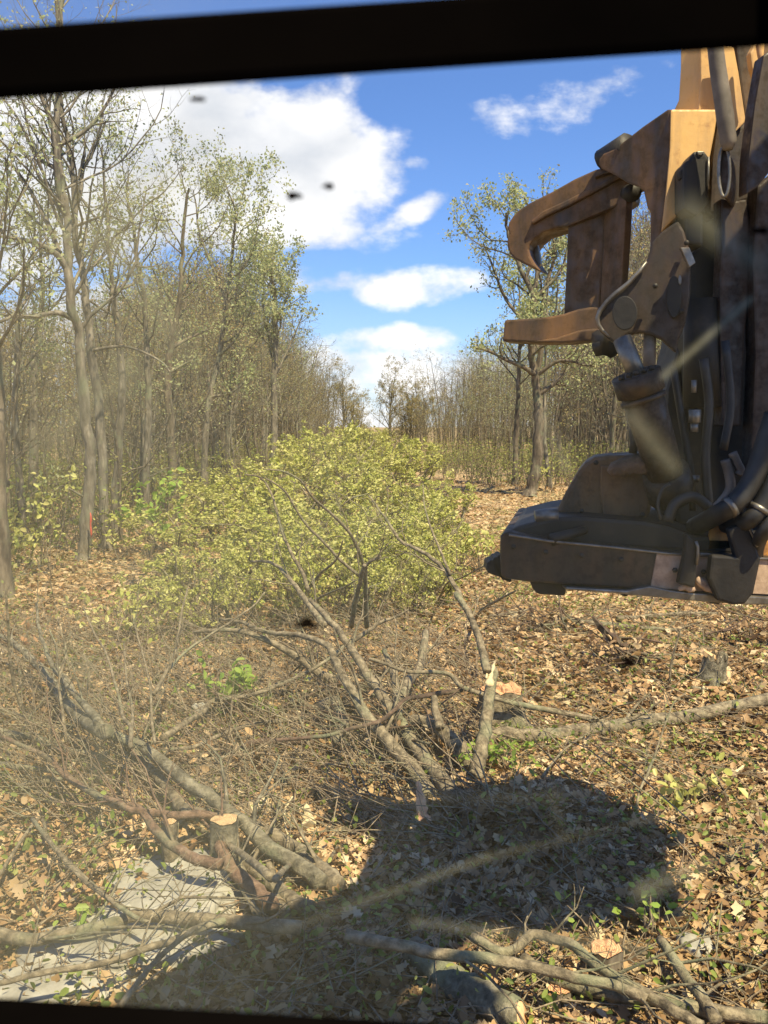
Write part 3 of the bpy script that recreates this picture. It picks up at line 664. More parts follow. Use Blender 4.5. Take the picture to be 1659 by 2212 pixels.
w.stem('5', [(672, 1320), (620, 1180), (560, 1080), (460, 980), (360, 895), (290, 795), (180, 740), (80, 730)], .022, .006, 4, part='branch', h0=.8, y1=11)
w.stem('5', [(680, 1655), (675, 1450), (670, 1320), (690, 1280), (760, 1240)], .024, .012, 3, part='branch', h0=.5, y1=9.6)
w.stem('5', [(590, 1655), (610, 1520), (640, 1400), (655, 1330), (670, 1290)], .024, .016, 2, part='branch', h0=.5, y1=9.6)
w.stem('5', [(370, 1500), (450, 1460), (540, 1425), (620, 1380)], .014, .006, 2, part='branch', h0=.5, y1=9.8)
w.stem('5', [(330, 1440), (400, 1350), (500, 1260), (540, 1150)], .02, .006, 2, part='branch', h0=.6, y1=10.4)
w.stem('6', [(700, 240), (780, 190), (850, 140), (930, 110), (1000, 70)], .022, .008, 2, part='branch', h0=.6, y1=9.6)
w.done()
w = Wood('fallen_limb', 'upright pale limb snapped halfway beside the cut stump', 'limb', 42)
w.stem('6', [(1350, 960), (1372, 880), (1388, 780), (1412, 640), (1432, 480), (1448, 390)], .055, .036, 0, h0=.05, y1=7.9)
w.stem('6', [(1415, 400), (1400, 330), (1380, 250), (1345, 150), (1300, 60), (1250, -10), (1230, 1480, '5'), (1150, 1335, '5'), (1060, 1250, '5'), (960, 1190, '5'), (880, 1155, '5'), (820, 1060, '5'), (750, 960, '5'), (690, 880, '5')], .030, .007, 6, part='branch', h0=1.0, y1=9.5, tl=.8)
w.stem('5', [(1170, 1350), (1110, 1200), (1060, 1080), (1020, 950), (1010, 820)], .012, .004, 3, part='branch', h0=1.6, y1=9.2)
C = limb_path('6', [(1425, 470), (1440, 400), (1452, 350)], y1=8.1, h0=1.0); mb = MB()
mb.tube(C, np.linspace(.030, .010, len(C)), 5, True, .45); mb.tube(C[1:5] + np.array([-.03, 0, .03]), [.012, .014, .010, .003], 4, True, .4); w.parts.append((('broken_end', WOODP), mb))
w.done()
w = Wood('fallen_limb', 'short thick dark limb with a stub leaning beside the snapped pale limb', 'limb', 43)
w.stem('6', [(1345, 910), (1300, 840), (1220, 750), (1160, 695), (1080, 660), (1010, 655)], .066, .035, 1, h0=.06, y1=7.75)
w.stem('6', [(1165, 700), (1145, 620), (1135, 530)], .035, .022, 0, part='branch', h0=.42, y1=7.7)
w.done()
one('6', [(620, 450), (520, 400), (400, 320), (270, 240), (130, 190), (0, 178), (-140, 190)], .040, .014, 'long smooth bough curving left behind the fallen crown', y1=9.2, h0=.25, twigs=6)
one('6', [(1280, 495), (1100, 525), (980, 552), (870, 650), (700, 700), (540, 742), (300, 760)], .020, .012, 'dark thin branch crossing the fallen crown', mat=BARK_D, h0=.45, y1=6.8, twigs=5)
one('6', [(790, 330), (880, 360), (1000, 400), (1200, 408), (1280, 480), (1400, 522), (1530, 560), (1660, 588), (560, 660, '8'), (740, 702, '8')], .012, .026, 'slender branch running down to the long log on the right', h0=.8, h1=.12, twigs=5)
one('6', [(660, 262), (580, 330), (470, 400), (330, 465), (180, 520), (0, 548)], .012, .018, 'pale thin branch slanting down to the left by the green sapling', h0=.6, h1=.3, twigs=4)
one('7', [(1659, 768), (1500, 770), (1350, 770), (1200, 830), (1060, 840), (950, 870)], .030, .014, 'dark curved branch lying in the shade of the fallen crown', mat=BARK_D, h0=.15, twigs=6)
one('7', [(1640, 640), (1500, 660), (1330, 680), (1180, 730), (1020, 800), (900, 810)], .022, .012, 'grey branch lying above the dark curved branch', h0=.18, twigs=5)
one('6', [(520, 590), (600, 560), (640, 620), (660, 720), (600, 760)], .05, .04, 'grey upright stub in the middle of the tangle', mat=BARK_L, h0=.2, twigs=2)
# the long grey fallen trunk on the left
w = Wood('fallen_tree', 'long grey fallen trunk slanting across the left foreground', 'fallen tree', 51, BARK_L)
w.stem('7', [(1700, 1520), (1620, 1450), (1420, 1330), (1300, 1210), (1150, 1095), (960, 960), (760, 800), (620, 740), (520, 690)], 0.046, .030, 2, 10, h0=.10, h1=.42, sub=3)
w.stem('7', [(560, 720), (420, 640), (300, 500), (180, 350), (60, 240), (-40, 200)], .05, .02, 5, part='branch', h0=.5, y1=10.5)
w.stem('7', [(540, 690), (470, 600), (340, 450), (270, 350), (210, 180), (190, 40)], .03, .010, 5, part='branch', h0=.5, y1=9.6)
w.done()
w = Wood('fallen_tree', 'slim tan fallen tree lying along the grey fallen trunk', 'fallen tree', 52)
w.stem('7', [(1060, 1160), (970, 1130), (900, 1030), (760, 880), (690, 800), (600, 730), (470, 640), (420, 580), (360, 440), (290, 390)], .040, .012, 8, h0=.25, y1=8.8)
w.stem('7', [(690, 800), (690, 690), (650, 640), (620, 500), (560, 300), (500, 200), (440, 60)], .014, .005, 4, part='branch', h0=.6, y1=8.4)
w.stem('7', [(690, 780), (700, 600), (670, 450), (655, 250)], .012, .005, 4, part='branch', h0=.6, y1=8.0)
w.stem('7', [(820, 780), (802, 650), (790, 450), (730, 220), (700, 100)], .010, .004, 4, part='branch', h0=.5, y1=7.8)
w.stem('7', [(810, 520), (870, 420), (930, 280), (960, 90), (990, -40)], .016, .006, 4, part='branch', h0=.6, y1=8.4)
w.done()
one('7', [(830, 490), (900, 380), (1000, 280), (1150, 180), (1330, 60), (1400, -20)], .012, .007, 'straight pale twig rising right over the leaf litter', h0=.5, y1=9.4, twigs=3)
one('7', [(860, 750), (980, 672), (1080, 610), (1110, 560), (1200, 545), (1340, 520), (1500, 450)], .026, .014, 'tan elbowed branch beside the bright green sapling', h0=.2, twigs=4)
one('7', [(1170, 1420), (1080, 1405), (960, 1350), (830, 1240), (740, 1130), (640, 1110), (600, 1100), (450, 1020), (320, 930), (250, 850), (0, 740)], .030, .014, 'reddish brown sapling lying across the tan fallen tree', 'fallen_sapling', 'sapling', mat=BARK_R, h0=.3, twigs=9)
one('7', [(1440, 1640), (1340, 1550), (1240, 1450), (1170, 1330), (1200, 1250), (1180, 1180), (1050, 1160), (850, 1155), (700, 1130), (560, 1060)], .040, .016, 'forked reddish limb below the two small stumps', 'fallen_limb', 'limb', mat=BARK_R, h0=.15, h1=.35, twigs=5)
w = Wood('fallen_branch', 'pale Y forked branch standing out of the shade', 'branch', 53)
w.stem('A', [(1235, 570), (1215, 530), (1190, 460), (1180, 405), (1160, 330), (1140, 235)], .030, .016, 1, h0=.1, y1=5.9)
w.stem('A', [(1190, 410), (1240, 360), (1305, 310)], .016, .010, 1, part='branch', h0=.5, y1=6.2)
w.stem('A', [(1170, 405), (1070, 320), (960, 250), (850, 190), (760, 110), (640, 30), (560, -60)], .020, .008, 5, part='branch', h0=.45, y1=7.6)
w.stem('A', [(1110, 560), (1050, 450), (980, 330), (900, 200), (880, 100), (780, -10)], .018, .008, 4, part='branch', h0=.2, y1=7.2)
w.done()
one('A', [(-120, 640), (0, 650), (130, 672), (250, 655), (380, 628), (500, 600), (600, 565), (760, 578), (930, 590), (1080, 602), (1300, 622)], .026, .030, 'long bone coloured branch crossing the grey rock slab', h0=.14, h1=.2, twigs=6)
one('A', [(-60, 870), (0, 860), (200, 812), (460, 770), (640, 705), (740, 680), (860, 622), (1000, 583)], .010, .018, 'bowed light branch nearest the window at lower left', h0=.3, h1=.2, twigs=4)
one('A', [(520, 960), (580, 880), (640, 800), (740, 700), (850, 620)], .012, .010, 'thin grey twig slanting over the dead leaves', h0=.3, twigs=3)
one('A', [(620, 625), (700, 645), (830, 685), (930, 660), (1070, 657)], .022, .018, 'short grey stick lying on the rock slab edge', h0=.06, twigs=2)
one('A', [(140, 150), (240, 280), (350, 400), (450, 480), (560, 560), (640, 600)], .012, .010, 'arched thin sapling over the leaves left of the rock slab', h0=.25, twigs=6)
one('A', [(1170, 560), (1110, 470), (1050, 400), (1000, 310), (950, 200), (900, 120)], .034, .026, 'brown bough under the round pale stump', 'fallen_limb', 'limb', h0=.08, twigs=2)
one('A', [(1340, 540), (1250, 500), (1180, 440), (1100, 370), (1010, 300)], .042, .034, 'thick dull limb lying behind the pale Y forked branch', 'fallen_limb', 'limb', h0=.10, twigs=1)
one('A', [(1460, 440), (1390, 380), (1290, 290), (1180, 220), (1080, 180)], .05, .036, 'thick limb running into the shade below the round stump', 'fallen_limb', 'limb', h0=.08, twigs=2)
one('7', [(-60, 1560), (200, 1180), (260, 1290), (420, 1460), (560, 1580), (680, 1659)], .010, .008, 'thin twig reaching in from the lower left', h0=.15, twigs=4)
one('7', [(0, 890), (150, 912), (300, 925), (330, 960), (200, 985), (100, 1000)], .020, .012, 'crooked grey branch by the left edge', h0=.12, twigs=6)
one('7', [(-50, 700), (80, 740), (180, 745), (300, 800), (430, 830), (560, 850)], .034, .02, 'barkless grey bough at the left edge of the tangle', mat=BARK_L, h0=.12, twigs=5)
one('7', [(190, 770), (120, 600), (60, 400), (40, 100), (30, -60)], .016, .006, 'thin upright stem near the left edge with dry leaves', h0=.1, y1=7.3, twigs=6)
one('7', [(350, 770), (330, 600), (310, 450), (350, 300), (300, 120)], .012, .005, 'slim upright stem right of the one with dry leaves', h0=.2, y1=8.0, twigs=6)
# right side
one('8', [(40, 800), (150, 782), (400, 782), (560, 765), (700, 742), (1000, 702), (1250, 668), (1450, 620), (1659, 580), (1850, 540)], .062, .055, 'long mossy log stretching to the right behind the snapped limb', 'fallen_log', 'log', mat=BARK_F, h0=.07, twigs=2)
w = Wood('fallen_log', 'thick rough barked log with a fresh orange cut end', 'log', 61, BARK_L)
C = w.stem('B', [(270, 650), (370, 735), (470, 800), (580, 860), (695, 928)], .060, .068, 0, 14, h0=.08, sub=5)
mb = MB(); dd = unit(C[-1] - C[-2]); mb.tube([C[-1] - dd * .01, C[-1] + dd * .004], [.084, .080], 16, True, .03); w.parts.append((('cut_face', WOODO), mb)); w.done()
one('B', [(700, 690), (770, 735), (880, 782), (1040, 822), (1200, 842), (1400, 882), (1600, 912), (1750, 930)], .030, .026, 'stout straw coloured branch along the bottom right', 'fallen_limb', 'limb', h0=.10, twigs=3)
one('B', [(0, 590), (200, 632), (400, 666), (600, 692), (720, 712), (900, 760), (1060, 792), (1180, 842)], .026, .020, 'sun flecked branch crossing the dark shade', h0=.32, h1=.22, twigs=3)
one('B', [(500, 600), (640, 662), (730, 590), (830, 607), (900, 640), (1000, 722), (1140, 802), (1280, 880), (1400, 950)], .020, .022, 'crooked branch beside the orange topped stump', h0=.25, h1=.2, twigs=4)
one('B', [(1235, 610), (1280, 670), (1320, 740), (1380, 810), (1420, 870), (1460, 930)], .020, .026, 'grey forked stick pointing at the small grey rock', h0=.14, twigs=1)
one('8', [(920, 1220), (940, 1100), (1000, 960), (1040, 850), (1080, 730), (1130, 600), (1200, 540)], .010, .004, 'wispy upright stem in front of the long log', h0=.02, y1=7.2, twigs=6, tl=.4)
one('8', [(400, 1010), (450, 940), (520, 860), (600, 800), (680, 750)], .008, .006, 'thin straight twig leaning on the long log', h0=.12, twigs=2)
one('8', [(100, 110), (250, 90), (380, 60)], .014, .010, 'slim twig lying below the machine tip', h0=.1, twigs=6)
one('8', [(1110, 500), (1120, 380), (1160, 230), (1180, 180), (1290, 140)], .012, .005, 'upright twig behind the long log', h0=.03, y1=9.6, twigs=5)
one('8', [(500, 130), (700, 155), (900, 170), (1160, 190)], .035, .02, 'grey pole lying under the machine base', 'fallen_limb', 'limb', h0=.06, twigs=3)
one('8', [(820, 125), (1000, 112), (1200, 98), (1380, 96)], .03, .02, 'weathered pale pole lying farther back under the machine base', 'fallen_limb', 'limb', h0=.06, twigs=3)
one('8', [(1230, 510), (1350, 530), (1480, 545), (1600, 560)], .02, .012, 'short stick right behind the long log', h0=.05, twigs=3)
one('8', [(980, 330), (1130, 328), (1290, 322)], .012, .010, 'pale straight stick by the split stump', h0=.06, twigs=1)
# sticks by the heap
one('5', [(1100, 1500), (1150, 1400), (1230, 1370), (1380, 1290)], .012, .006, 'bare twig between the leafy heap and the machine tip', h0=.2, y1=9.6, twigs=4)
one('5', [(1300, 1650), (1350, 1560), (1450, 1500), (1560, 1440)], .02, .008, 'branched grey stick under the machine tip', h0=.1, y1=9.2, twigs=8)
one('5', [(1000, 860), (1060, 890), (1140, 880), (1200, 830)], .05, .02, 'dark dead branch on the ground at the right edge of the heap', mat=BARK_D, h0=.3, twigs=8)
one('5', [(1040, 1000), (1060, 1050), (1150, 1000), (1250, 960), (1360, 950)], .02, .008, 'thin dead branch on the brown clearing', h0=.1, twigs=7)

def stump(name, z, top, rx, ry_base, label, h, r, mat, bark, seed, group=None, ragged=.0, lean=(0, 0)):
    """top: pixel of the cut face centre; h: height of the cut above ground"""
    P = G(z, top, h); base = np.array([P[0], P[1], gz(P[0], P[1]) - .05]); g = np.random.default_rng(seed)
    k = 22; an = np.arange(k) * 2 * PI / k; lob = 1 + .07 * np.sin(an * 3 + seed) + .05 * np.sin(an * 5 + 2 * seed)
    rows = []; hs = [0, .12, .35, .7, 1.0]
    for t in hs:
        f = lob * (1 + .55 * (1 - t) ** 3 * (1 + .5 * np.sin(an * 4 + seed))); zz = np.full(k, t * (h + .05))
        if t == 1: zz = zz + g.uniform(-ragged, ragged, k)
        rows.append(np.stack([base[0] + r * f * np.cos(an) + lean[0] * t, base[1] + r * f * np.sin(an) + lean[1] * t, base[2] + zz], -1) - base)
    mb = MB(); V = np.vstack(rows); i = np.arange(len(hs) - 1)[:, None] * k; j = np.arange(k)[None]; j2 = (j + 1) % k
    mb.add(V, np.stack([i + j, i + j2, i + k + j2, i + k + j], -1).reshape(-1, 4))
    e = empty(name, base, label, 'stump', group); mb.obj('bark', bark, e)
    # cut face: rings of vertices, a little uneven
    mb = MB(); top = rows[-1]; c = top.mean(0); rings = [c + (top - c) * f + np.array([0, 0, 1]) * (g.uniform(-ragged, ragged, (k, 1)) if ragged and f < .95 else 0) * np.array([0, 0, 1]) for f in (.96, .7, .4, .15)]
    rings = [rr + np.array([0, 0, .004]) for rr in rings]
    V = np.vstack(rings + [c[None] + [[0, 0, .004]]]); q = []; t3 = []
    for a in range(3):
        for b in range(k): q.append((a * k + b, a * k + (b + 1) % k, (a + 1) * k + (b + 1) % k, (a + 1) * k + b))
    t3 = [(3 * k + b, 3 * k + (b + 1) % k, 4 * k) for b in range(k)]
    mb.add(V, q, t3); mb.obj('cut_face', mat, e, smooth=False)
    return e
stump('stump', '8', (168, 515), 0, 0, 'ragged cut stump with pinkish wood beside the snapped limb', .38, .22, CUTO, BARK_F, 3, ragged=.035)
stump('stump', '7', (1188, 1182), 0, 0, 'round pale sawn stump in the left tangle', .36, .092, CUT, BARK_L, 5, ragged=.004)
stump('stump', '7', (892, 1196), 0, 0, 'small pale sawn stump left of the round one', .32, .050, CUT, BARK_F, 6, ragged=.004)
stump('stump', 'B', (1022, 645), 0, 0, 'orange topped stump by the crooked branch at bottom right', .20, .085, CUTO, BARK_B, 8, ragged=.012)
stump('stump', 'B', (840, 800), 0, 0, 'small pinkish stump behind the stout straw coloured branch', .08, .06, CUTO, BARK_B, 9, ragged=.008)
stump('stump', '8', (900, 335), 0, 0, 'rotten stub under the machine base', .16, .07, BARK_D, BARK_D, 12, ragged=.02)
e = stump('stump', '8', (1335, 350), 0, 0, 'split stump with a slab of bright torn wood', .30, .13, BARK_F, BARK_L, 14, ragged=.07, lean=(.06, 0))
# torn slab on it
def splinter(z, pts, h0, h1, w0, w1, name, label, cat, mat, seed):
    C = limb_path(z, pts, h0=h0, h1=h1, sub=3); mb = MB(); mb.tube(C, np.linspace(w0, w1, len(C)), 5, True, .35); o = mb.obj(name, mat, None, False, origin=C[0]); return tag(o, label, cat)
splinter('8', [(1290, 300), (1350, 350), (1390, 400), (1415, 450)], .42, .05, .03, .085, 'wood_slab', 'bright yellow torn slab leaning on the split stump', 'wood slab', WOOD, 1)
splinter('8', [(680, 112), (730, 175), (790, 240), (850, 300)], .62, .12, .02, .09, 'rotten_log', 'dark rotten snag pointing up under the machine base', 'snag', BARK_D, 2)
splinter('6', [(1050, 985), (1062, 1060), (1070, 1130), (1080, 1200)], .30, .1, .02, .05, 'wood_slab', 'torn pinkish slab of wood standing in the shade', 'wood slab', WOODO, 3)
splinter('6', [(460, 1110), (470, 1170), (480, 1225)], .12, .05, .02, .06, 'wood_slab', 'pale split slab between the fallen trunk and the shade', 'wood slab', WOODP, 4)
splinter('7', [(1310, 1130), (1380, 1100), (1400, 1080)], .06, .08, .05, .03, 'wood_slab', 'pale torn slab right behind the round sawn stump', 'wood slab', WOODP, 5)
splinter('6', [(385, 1060), (350, 1120), (342, 1180), (362, 1260), (400, 1310)], .2, .05, .008, .007, 'bark_strip', 'curled pale strip of bark beside the fallen trunk', 'bark strip', WOODP, 6)
splinter('8', [(1440, 990), (1480, 980), (1520, 950)], .04, .06, .02, .012, 'wood_chip', 'long pale chip on the leaves at far right', 'wood chip', WOODP, 7)
splinter('8', [(820, 590), (850, 588), (890, 596)], .05, .05, .03, .02, 'wood_chip', 'tan chip in front of the rotten stub', 'wood chip', WOOD, 8)
splinter('A', [(900, 375), (915, 420), (925, 470)], .08, .05, .02, .03, 'wood_chip', 'reddish chip beside the brown bough', 'wood chip', BARK_R, 9)
splinter('4', [(680, 1640), (720, 1600), (770, 1560)], .1, .2, .03, .02, 'wood_slab', 'white splinter of wood on the leaves left of the leafy heaps', 'wood slab', WOODP, 10)

def tangle(z, c, rx, ry, h, n, label, seed, mat=BARK_D, leaf=30):
    g = Grow(seed); p = G(z, c); base = np.array([p[0], p[1], gz(p[0], p[1])]); lp = []
    for i in range(n):
        a = g.r.uniform(0, PI); q = np.array([g.r.gauss(0, rx * .45), g.r.gauss(0, ry * .45), abs(g.r.gauss(0, h * .4))]); L = g.r.uniform(.4, 1.3)
        d = np.array([math.cos(a), math.sin(a) * .6, g.r.uniform(-.1, .35)]); g.limb(q - d * L / 2, d, L, g.r.uniform(.006, .022), 2, 3, (3, 3, 3), 0, .2); lp.append(q)
    e = empty('brush_tangle', base, label, 'brush'); g.mb.obj('branches', mat, e)
    lm = MB(); leaves(lm, np.repeat(np.array(lp), leaf // 10 + 1, 0) + g.n.normal(scale=.12, size=((leaf // 10 + 1) * n, 3)), .09, g.n, .3, 'six'); lm.obj('foliage', LITTER, e)
tangle('8', (380, 190), .8, .5, .35, 34, 'dark tangle of dead twigs right of the upright pale limb', 1)
tangle('8', (800, 400), .5, .5, .4, 26, 'brown twig tangle around the rotten snag', 2)
tangle('8', (1560, 260), .7, .6, .4, 26, 'dark twig tangle at the right edge below the machine base', 3)
tangle('6', (560, 560), .5, .4, .3, 24, 'dark twigs caught under the bare fallen crown', 4)
tangle('6', (980, 800), .5, .35, .35, 30, 'dark twigs heaped at the foot of the bare fallen crown', 5)
tangle('5', (380, 960), .5, .5, 1.6, 26, 'dark dead twigs showing inside the leafy heaps', 6)
tangle('5', (150, 1500), .8, .4, .4, 30, 'grey twig tangle at the front of the leafy heaps', 7, BARK_T)
tangle('5', (900, 1450), .9, .5, .4, 30, 'loose twigs in front of the right end of the leafy heaps', 8, BARK_T)
tangle('7', (1250, 980), .5, .3, .3, 20, 'twigs lying across the limbs above the round sawn stump', 9, BARK_T)
def rock(z, c, dims, label, seed, rz=0, name='rock'):
    bm = bmesh.new(); bmesh.ops.create_icosphere(bm, subdivisions=4, radius=1)
    from mathutils import noise as nz
    for v in bm.verts:
        n = nz.fractal(v.co * 1.1 + Vector((seed * 7.1, 0, 0)), .9, 2, 5); f = 1 + .28 * n
        v.co = v.co * f; v.co.z = max(-.6, min(v.co.z, .62 + .08 * nz.noise(v.co * 3 + Vector((seed, 0, 0)))))
        v.co = Vector((v.co.x * dims[0], v.co.y * dims[1], v.co.z * dims[2]))
    me = bpy.data.meshes.new(name); bm.to_mesh(me); bm.free(); me.materials.append(ROCK)
    o = bpy.data.objects.new(name, me); COL.objects.link(o); p = G(z, c); o.location = p; o.rotation_euler = (0, 0, rz)
    for pl in me.polygons: pl.use_smooth = True
    return tag(o, label, 'rock')
rock('A', (770, 470), (.48, .50, .16), 'flat grey rock slab half buried below the small stumps', 1, .5)
rock('A', (560, 690), (.58, .42, .15), 'flat pale rock slab under the bone coloured branch', 2, .4)
rock('A', (300, 880), (.50, .26, .11), 'low pale rock at the sill in the lower left corner', 5, .1)
rock('B', (1380, 650), (.10, .11, .10), 'small rounded grey rock at lower right', 3)
rock('7', (1060, 640), (.10, .10, .22), 'dark mossy stone by the elbowed branch', 4)

# leafy sprays
def spray(z, c, h, n, size, label, seed, mat=LEAF_GRN, r=.22, hh=.35, name='sapling', cat='sapling', shape='six', stems=4):
    g = Grow(seed); p = G(z, c, h) if h is not None else G(z, c); base = np.array([p[0], p[1], gz(p[0], p[1])])
    e = empty(name, base, label, cat); P = []
    for i in range(stems):
        a = g.r.uniform(0, 6.28); tip = p - base + np.array([math.cos(a) * r * g.r.random(), math.sin(a) * r * g.r.random(), hh * g.r.uniform(-.3, .7)])
        m = tip * .5 + g.rv() * .04; g.mb.tube([np.zeros(3), m, tip], [.008, .006, .003], 4)
        for k in range(max(1, n // stems)): t = g.r.uniform(.45, 1.05); P.append((m * (1 - t) + tip * t) + g.rv() * .05)
    g.mb.obj('stem', BARK_T, e); lm = MB(); leaves(lm, np.array(P), size, g.n, .45, shape, .3, .2); lm.obj('foliage', mat, e); return e
spray('7', (1235, 400), .5, 60, .12, 'bright green maple sapling beside the elbowed branch', 1, hh=.35)
spray('7', (1060, 430), .4, 26, .10, 'smaller green sapling left of the bright maple', 2)
spray('7', (1215, 480), .35, 26, .09, 'low green shoot at the foot of the bright maple', 3, hh=.2)
spray('7', (1400, 600), .15, 30, .07, 'scatter of green leaves right below the bright maple', 4, hh=.15)
spray('7', (180, 225), .9, 16, .08, 'clump of wilted orange leaves on a thin stem at left', 6, LITTER_W, .1, .3, 'dead_leaf_clump', 'dead leaves', 'lobed', 2)
spray('B', (1000, 520), .18, 14, .05, 'tiny sprig of green leaves standing in the shade', 7, hh=.12, r=.25)
spray('B', (1180, 490), .22, 12, .05, 'second tiny green sprig at the edge of the shade', 8, hh=.1, r=.15)
spray('8', (200, 900), .12, 120, .07, 'tuft of green weeds below the long log', 9, hh=.15, r=.45, name='weed_tuft', cat='weeds', stems=12)
spray('8', (1180, 1050), .2, 24, .10, 'yellow green seedling on the dead leaves at right', 10, LEAF_MID, hh=.15, r=.2)
spray('8', (1350, 1040), .2, 26, .10, 'yellow green seedling right of its twin', 11, LEAF_MID, hh=.15, r=.2)
spray('B', (810, 880), .08, 14, .07, 'green weed by the cut end of the thick log', 12, hh=.1, r=.15, name='weed_tuft', cat='weeds')
spray('B', (1230, 470), .15, 30, .07, 'green weeds right of the shade', 13, hh=.1, r=.3, name='weed_tuft', cat='weeds', stems=8)
spray('A', (370, 540), .12, 26, .07, 'green shoots left of the pale rock slab', 14, hh=.1, r=.15, name='weed_tuft', cat='weeds')
spray('7', (600, 1180), .1, 30, .07, 'green weeds among dead leaves left of the small stump', 15, hh=.1, r=.25, name='weed_tuft', cat='weeds', stems=8)
spray('4', (250, 1040), 1.9, 70, .13, 'pale green leafy sapling in front of the left wood', 16, LEAF_MID, .7, 1.0)
spray('4', (205, 1290), .9, 60, .12, 'pale leafy sapling below the left wood edge', 17, LEAF_MID, .6, .5)
spray('4', (620, 1350), .5, 90, .10, 'low leafy growth at the foot of the tall trees', 18, LEAF_MID, .9, .4, stems=10)
spray('4', (100, 1370), .5, 60, .10, 'low pale leaves by the left edge under the wood', 19, LEAF_MID, .8, .5, stems=8)
spray('4', (780, 1190), 1.2, 160, .15, 'fresh green leafy shrub at the left end of the heaps', 20, LEAF_GRN, 1.1, 1.2, 'leafy_shrub', 'shrub', stems=14)
spray('5', (1150, 760), .9, 70, .13, 'leafy green sapling at the right edge of the heaps', 21, LEAF_MID, .7, .8)
spray('2', (430, 855), 1.6, 18, .14, 'slim sapling with a few bright leaves right of the lone tree', 22, LEAF_MID, .3, .3)
spray('5', (1240, 1180), .5, 220, .11, 'wide patch of pale green seedlings left of the machine base', 23, LEAF_MID, 1.3, .6, 'seedling_patch', 'seedlings', stems=30)
spray('2', (60, 1330), .5, 200, .11, 'pale green growth just left of the machine tip', 24, LEAF_MID, 1.0, .6, 'seedling_patch', 'seedlings', stems=24)
spray('7', (700, 110), .4, 220, .10, 'yellow green growth in front of the leafy heaps at left', 25, LEAF_MID, 1.2, .5, 'seedling_patch', 'seedlings', stems=30)

# ------------------------------------------------------------------ litter
def scatter(n, y0, y1, power, rng, half=.50, pad=.6):
    y = y0 + (y1 - y0) * rng.random(n) ** power; x = rng.uniform(-1, 1, n) * (half * y + pad)
    return x, y
def litter():
    r = np.random.default_rng(21)
    mb = MB(); x, y = scatter(13000, 3.7, 9.0, 1.15, r); P = np.stack([x, y, gz(x, y) + r.uniform(.0, .05, len(x))], -1); leaves(mb, P, .092, r, .60, 'lobed', .5)
    x, y = scatter(42000, 3.7, 11.0, 1.1, r); P = np.stack([x, y, gz(x, y) + r.uniform(.0, .035, len(x))], -1); leaves(mb, P, .062, r, .58, 'six', .6)
    x, y = scatter(90000, 9.0, 46, 1.5, r); P = np.stack([x, y, gz(x, y) + r.uniform(.0, .05, len(x))], -1); leaves(mb, P, .10, r, .60, 'oval', .6)
    tag(mb.obj('leaf_litter', LITTER), 'dead tan and brown leaves covering the ground', None, None, 'stuff')
    # low green plants in patches
    mb = MB(); x, y = scatter(620, 4.2, 30, 1.2, r); k = 42
    X = np.repeat(x, k) + r.normal(scale=.28, size=620 * k); Y = np.repeat(y, k) + r.normal(scale=.28, size=620 * k)
    leaves(mb, np.stack([X, Y, gz(X, Y) + r.uniform(.02, .16, len(X))], -1), .045, r, .45, 'six', .5)
    tag(mb.obj('ground_cover', LEAF_LOW), 'small green seedlings scattered through the dead leaves', None, None, 'stuff')
    # twigs
    mb = MB(); n = 5200; x, y = scatter(n, 3.9, 24, 1.35, r)
    for i in range(n):
        L = r.uniform(.15, .9); a = r.uniform(0, PI); d = np.array([math.cos(a), math.sin(a), r.normal() * .12]); p = np.array([x[i], y[i], gz(x[i], y[i]) + r.uniform(.01, .07)])
        m = p + d * L * .5 + r.normal(size=3) * .03; q = p + d * L + r.normal(size=3) * .06; q[2] = max(q[2], gz(q[0], q[1]) + .01); w_ = r.uniform(.002, .007)
        mb.tube([p, m, q], [w_, w_ * .8, w_ * .5], 4)
        if r.random() < .5: e_ = unit(q - p + r.normal(size=3) * .5); mb.tube([m, m + e_ * L * .4], [w_ * .6, w_ * .3], 3)
    # denser brushwood in the left tangle
    n = 1800
    for i in range(n):
        yy = r.uniform(5.9, 13); xx = r.uniform(-.46 * yy, (.16 if i % 4 else .45) * yy); L = r.uniform(.3, 1.4); a = r.normal() * .5 + 2.4; d = np.array([math.cos(a), math.sin(a), r.uniform(-.05, .5)])
        p = np.array([xx, yy, gz(xx, yy) + r.uniform(.02, .2)]); m = p + d * L * .5 + r.normal(size=3) * .05; q = m + unit(d + r.normal(size=3) * .3) * L * .5; w_ = r.uniform(.002, .008)
        mb.tube([p, m, q], [w_, w_ * .75, w_ * .35], 4)
        for _ in range(2): t_ = m + (q - m) * r.random(); mb.tube([t_, t_ + unit(d + r.normal(size=3) * .7) * L * .3], [w_ * .5, w_ * .25], 3)
    tag(mb.obj('twig_litter', BARK_T), 'thin dry twigs strewn over the ground', None, None, 'stuff')
litter()

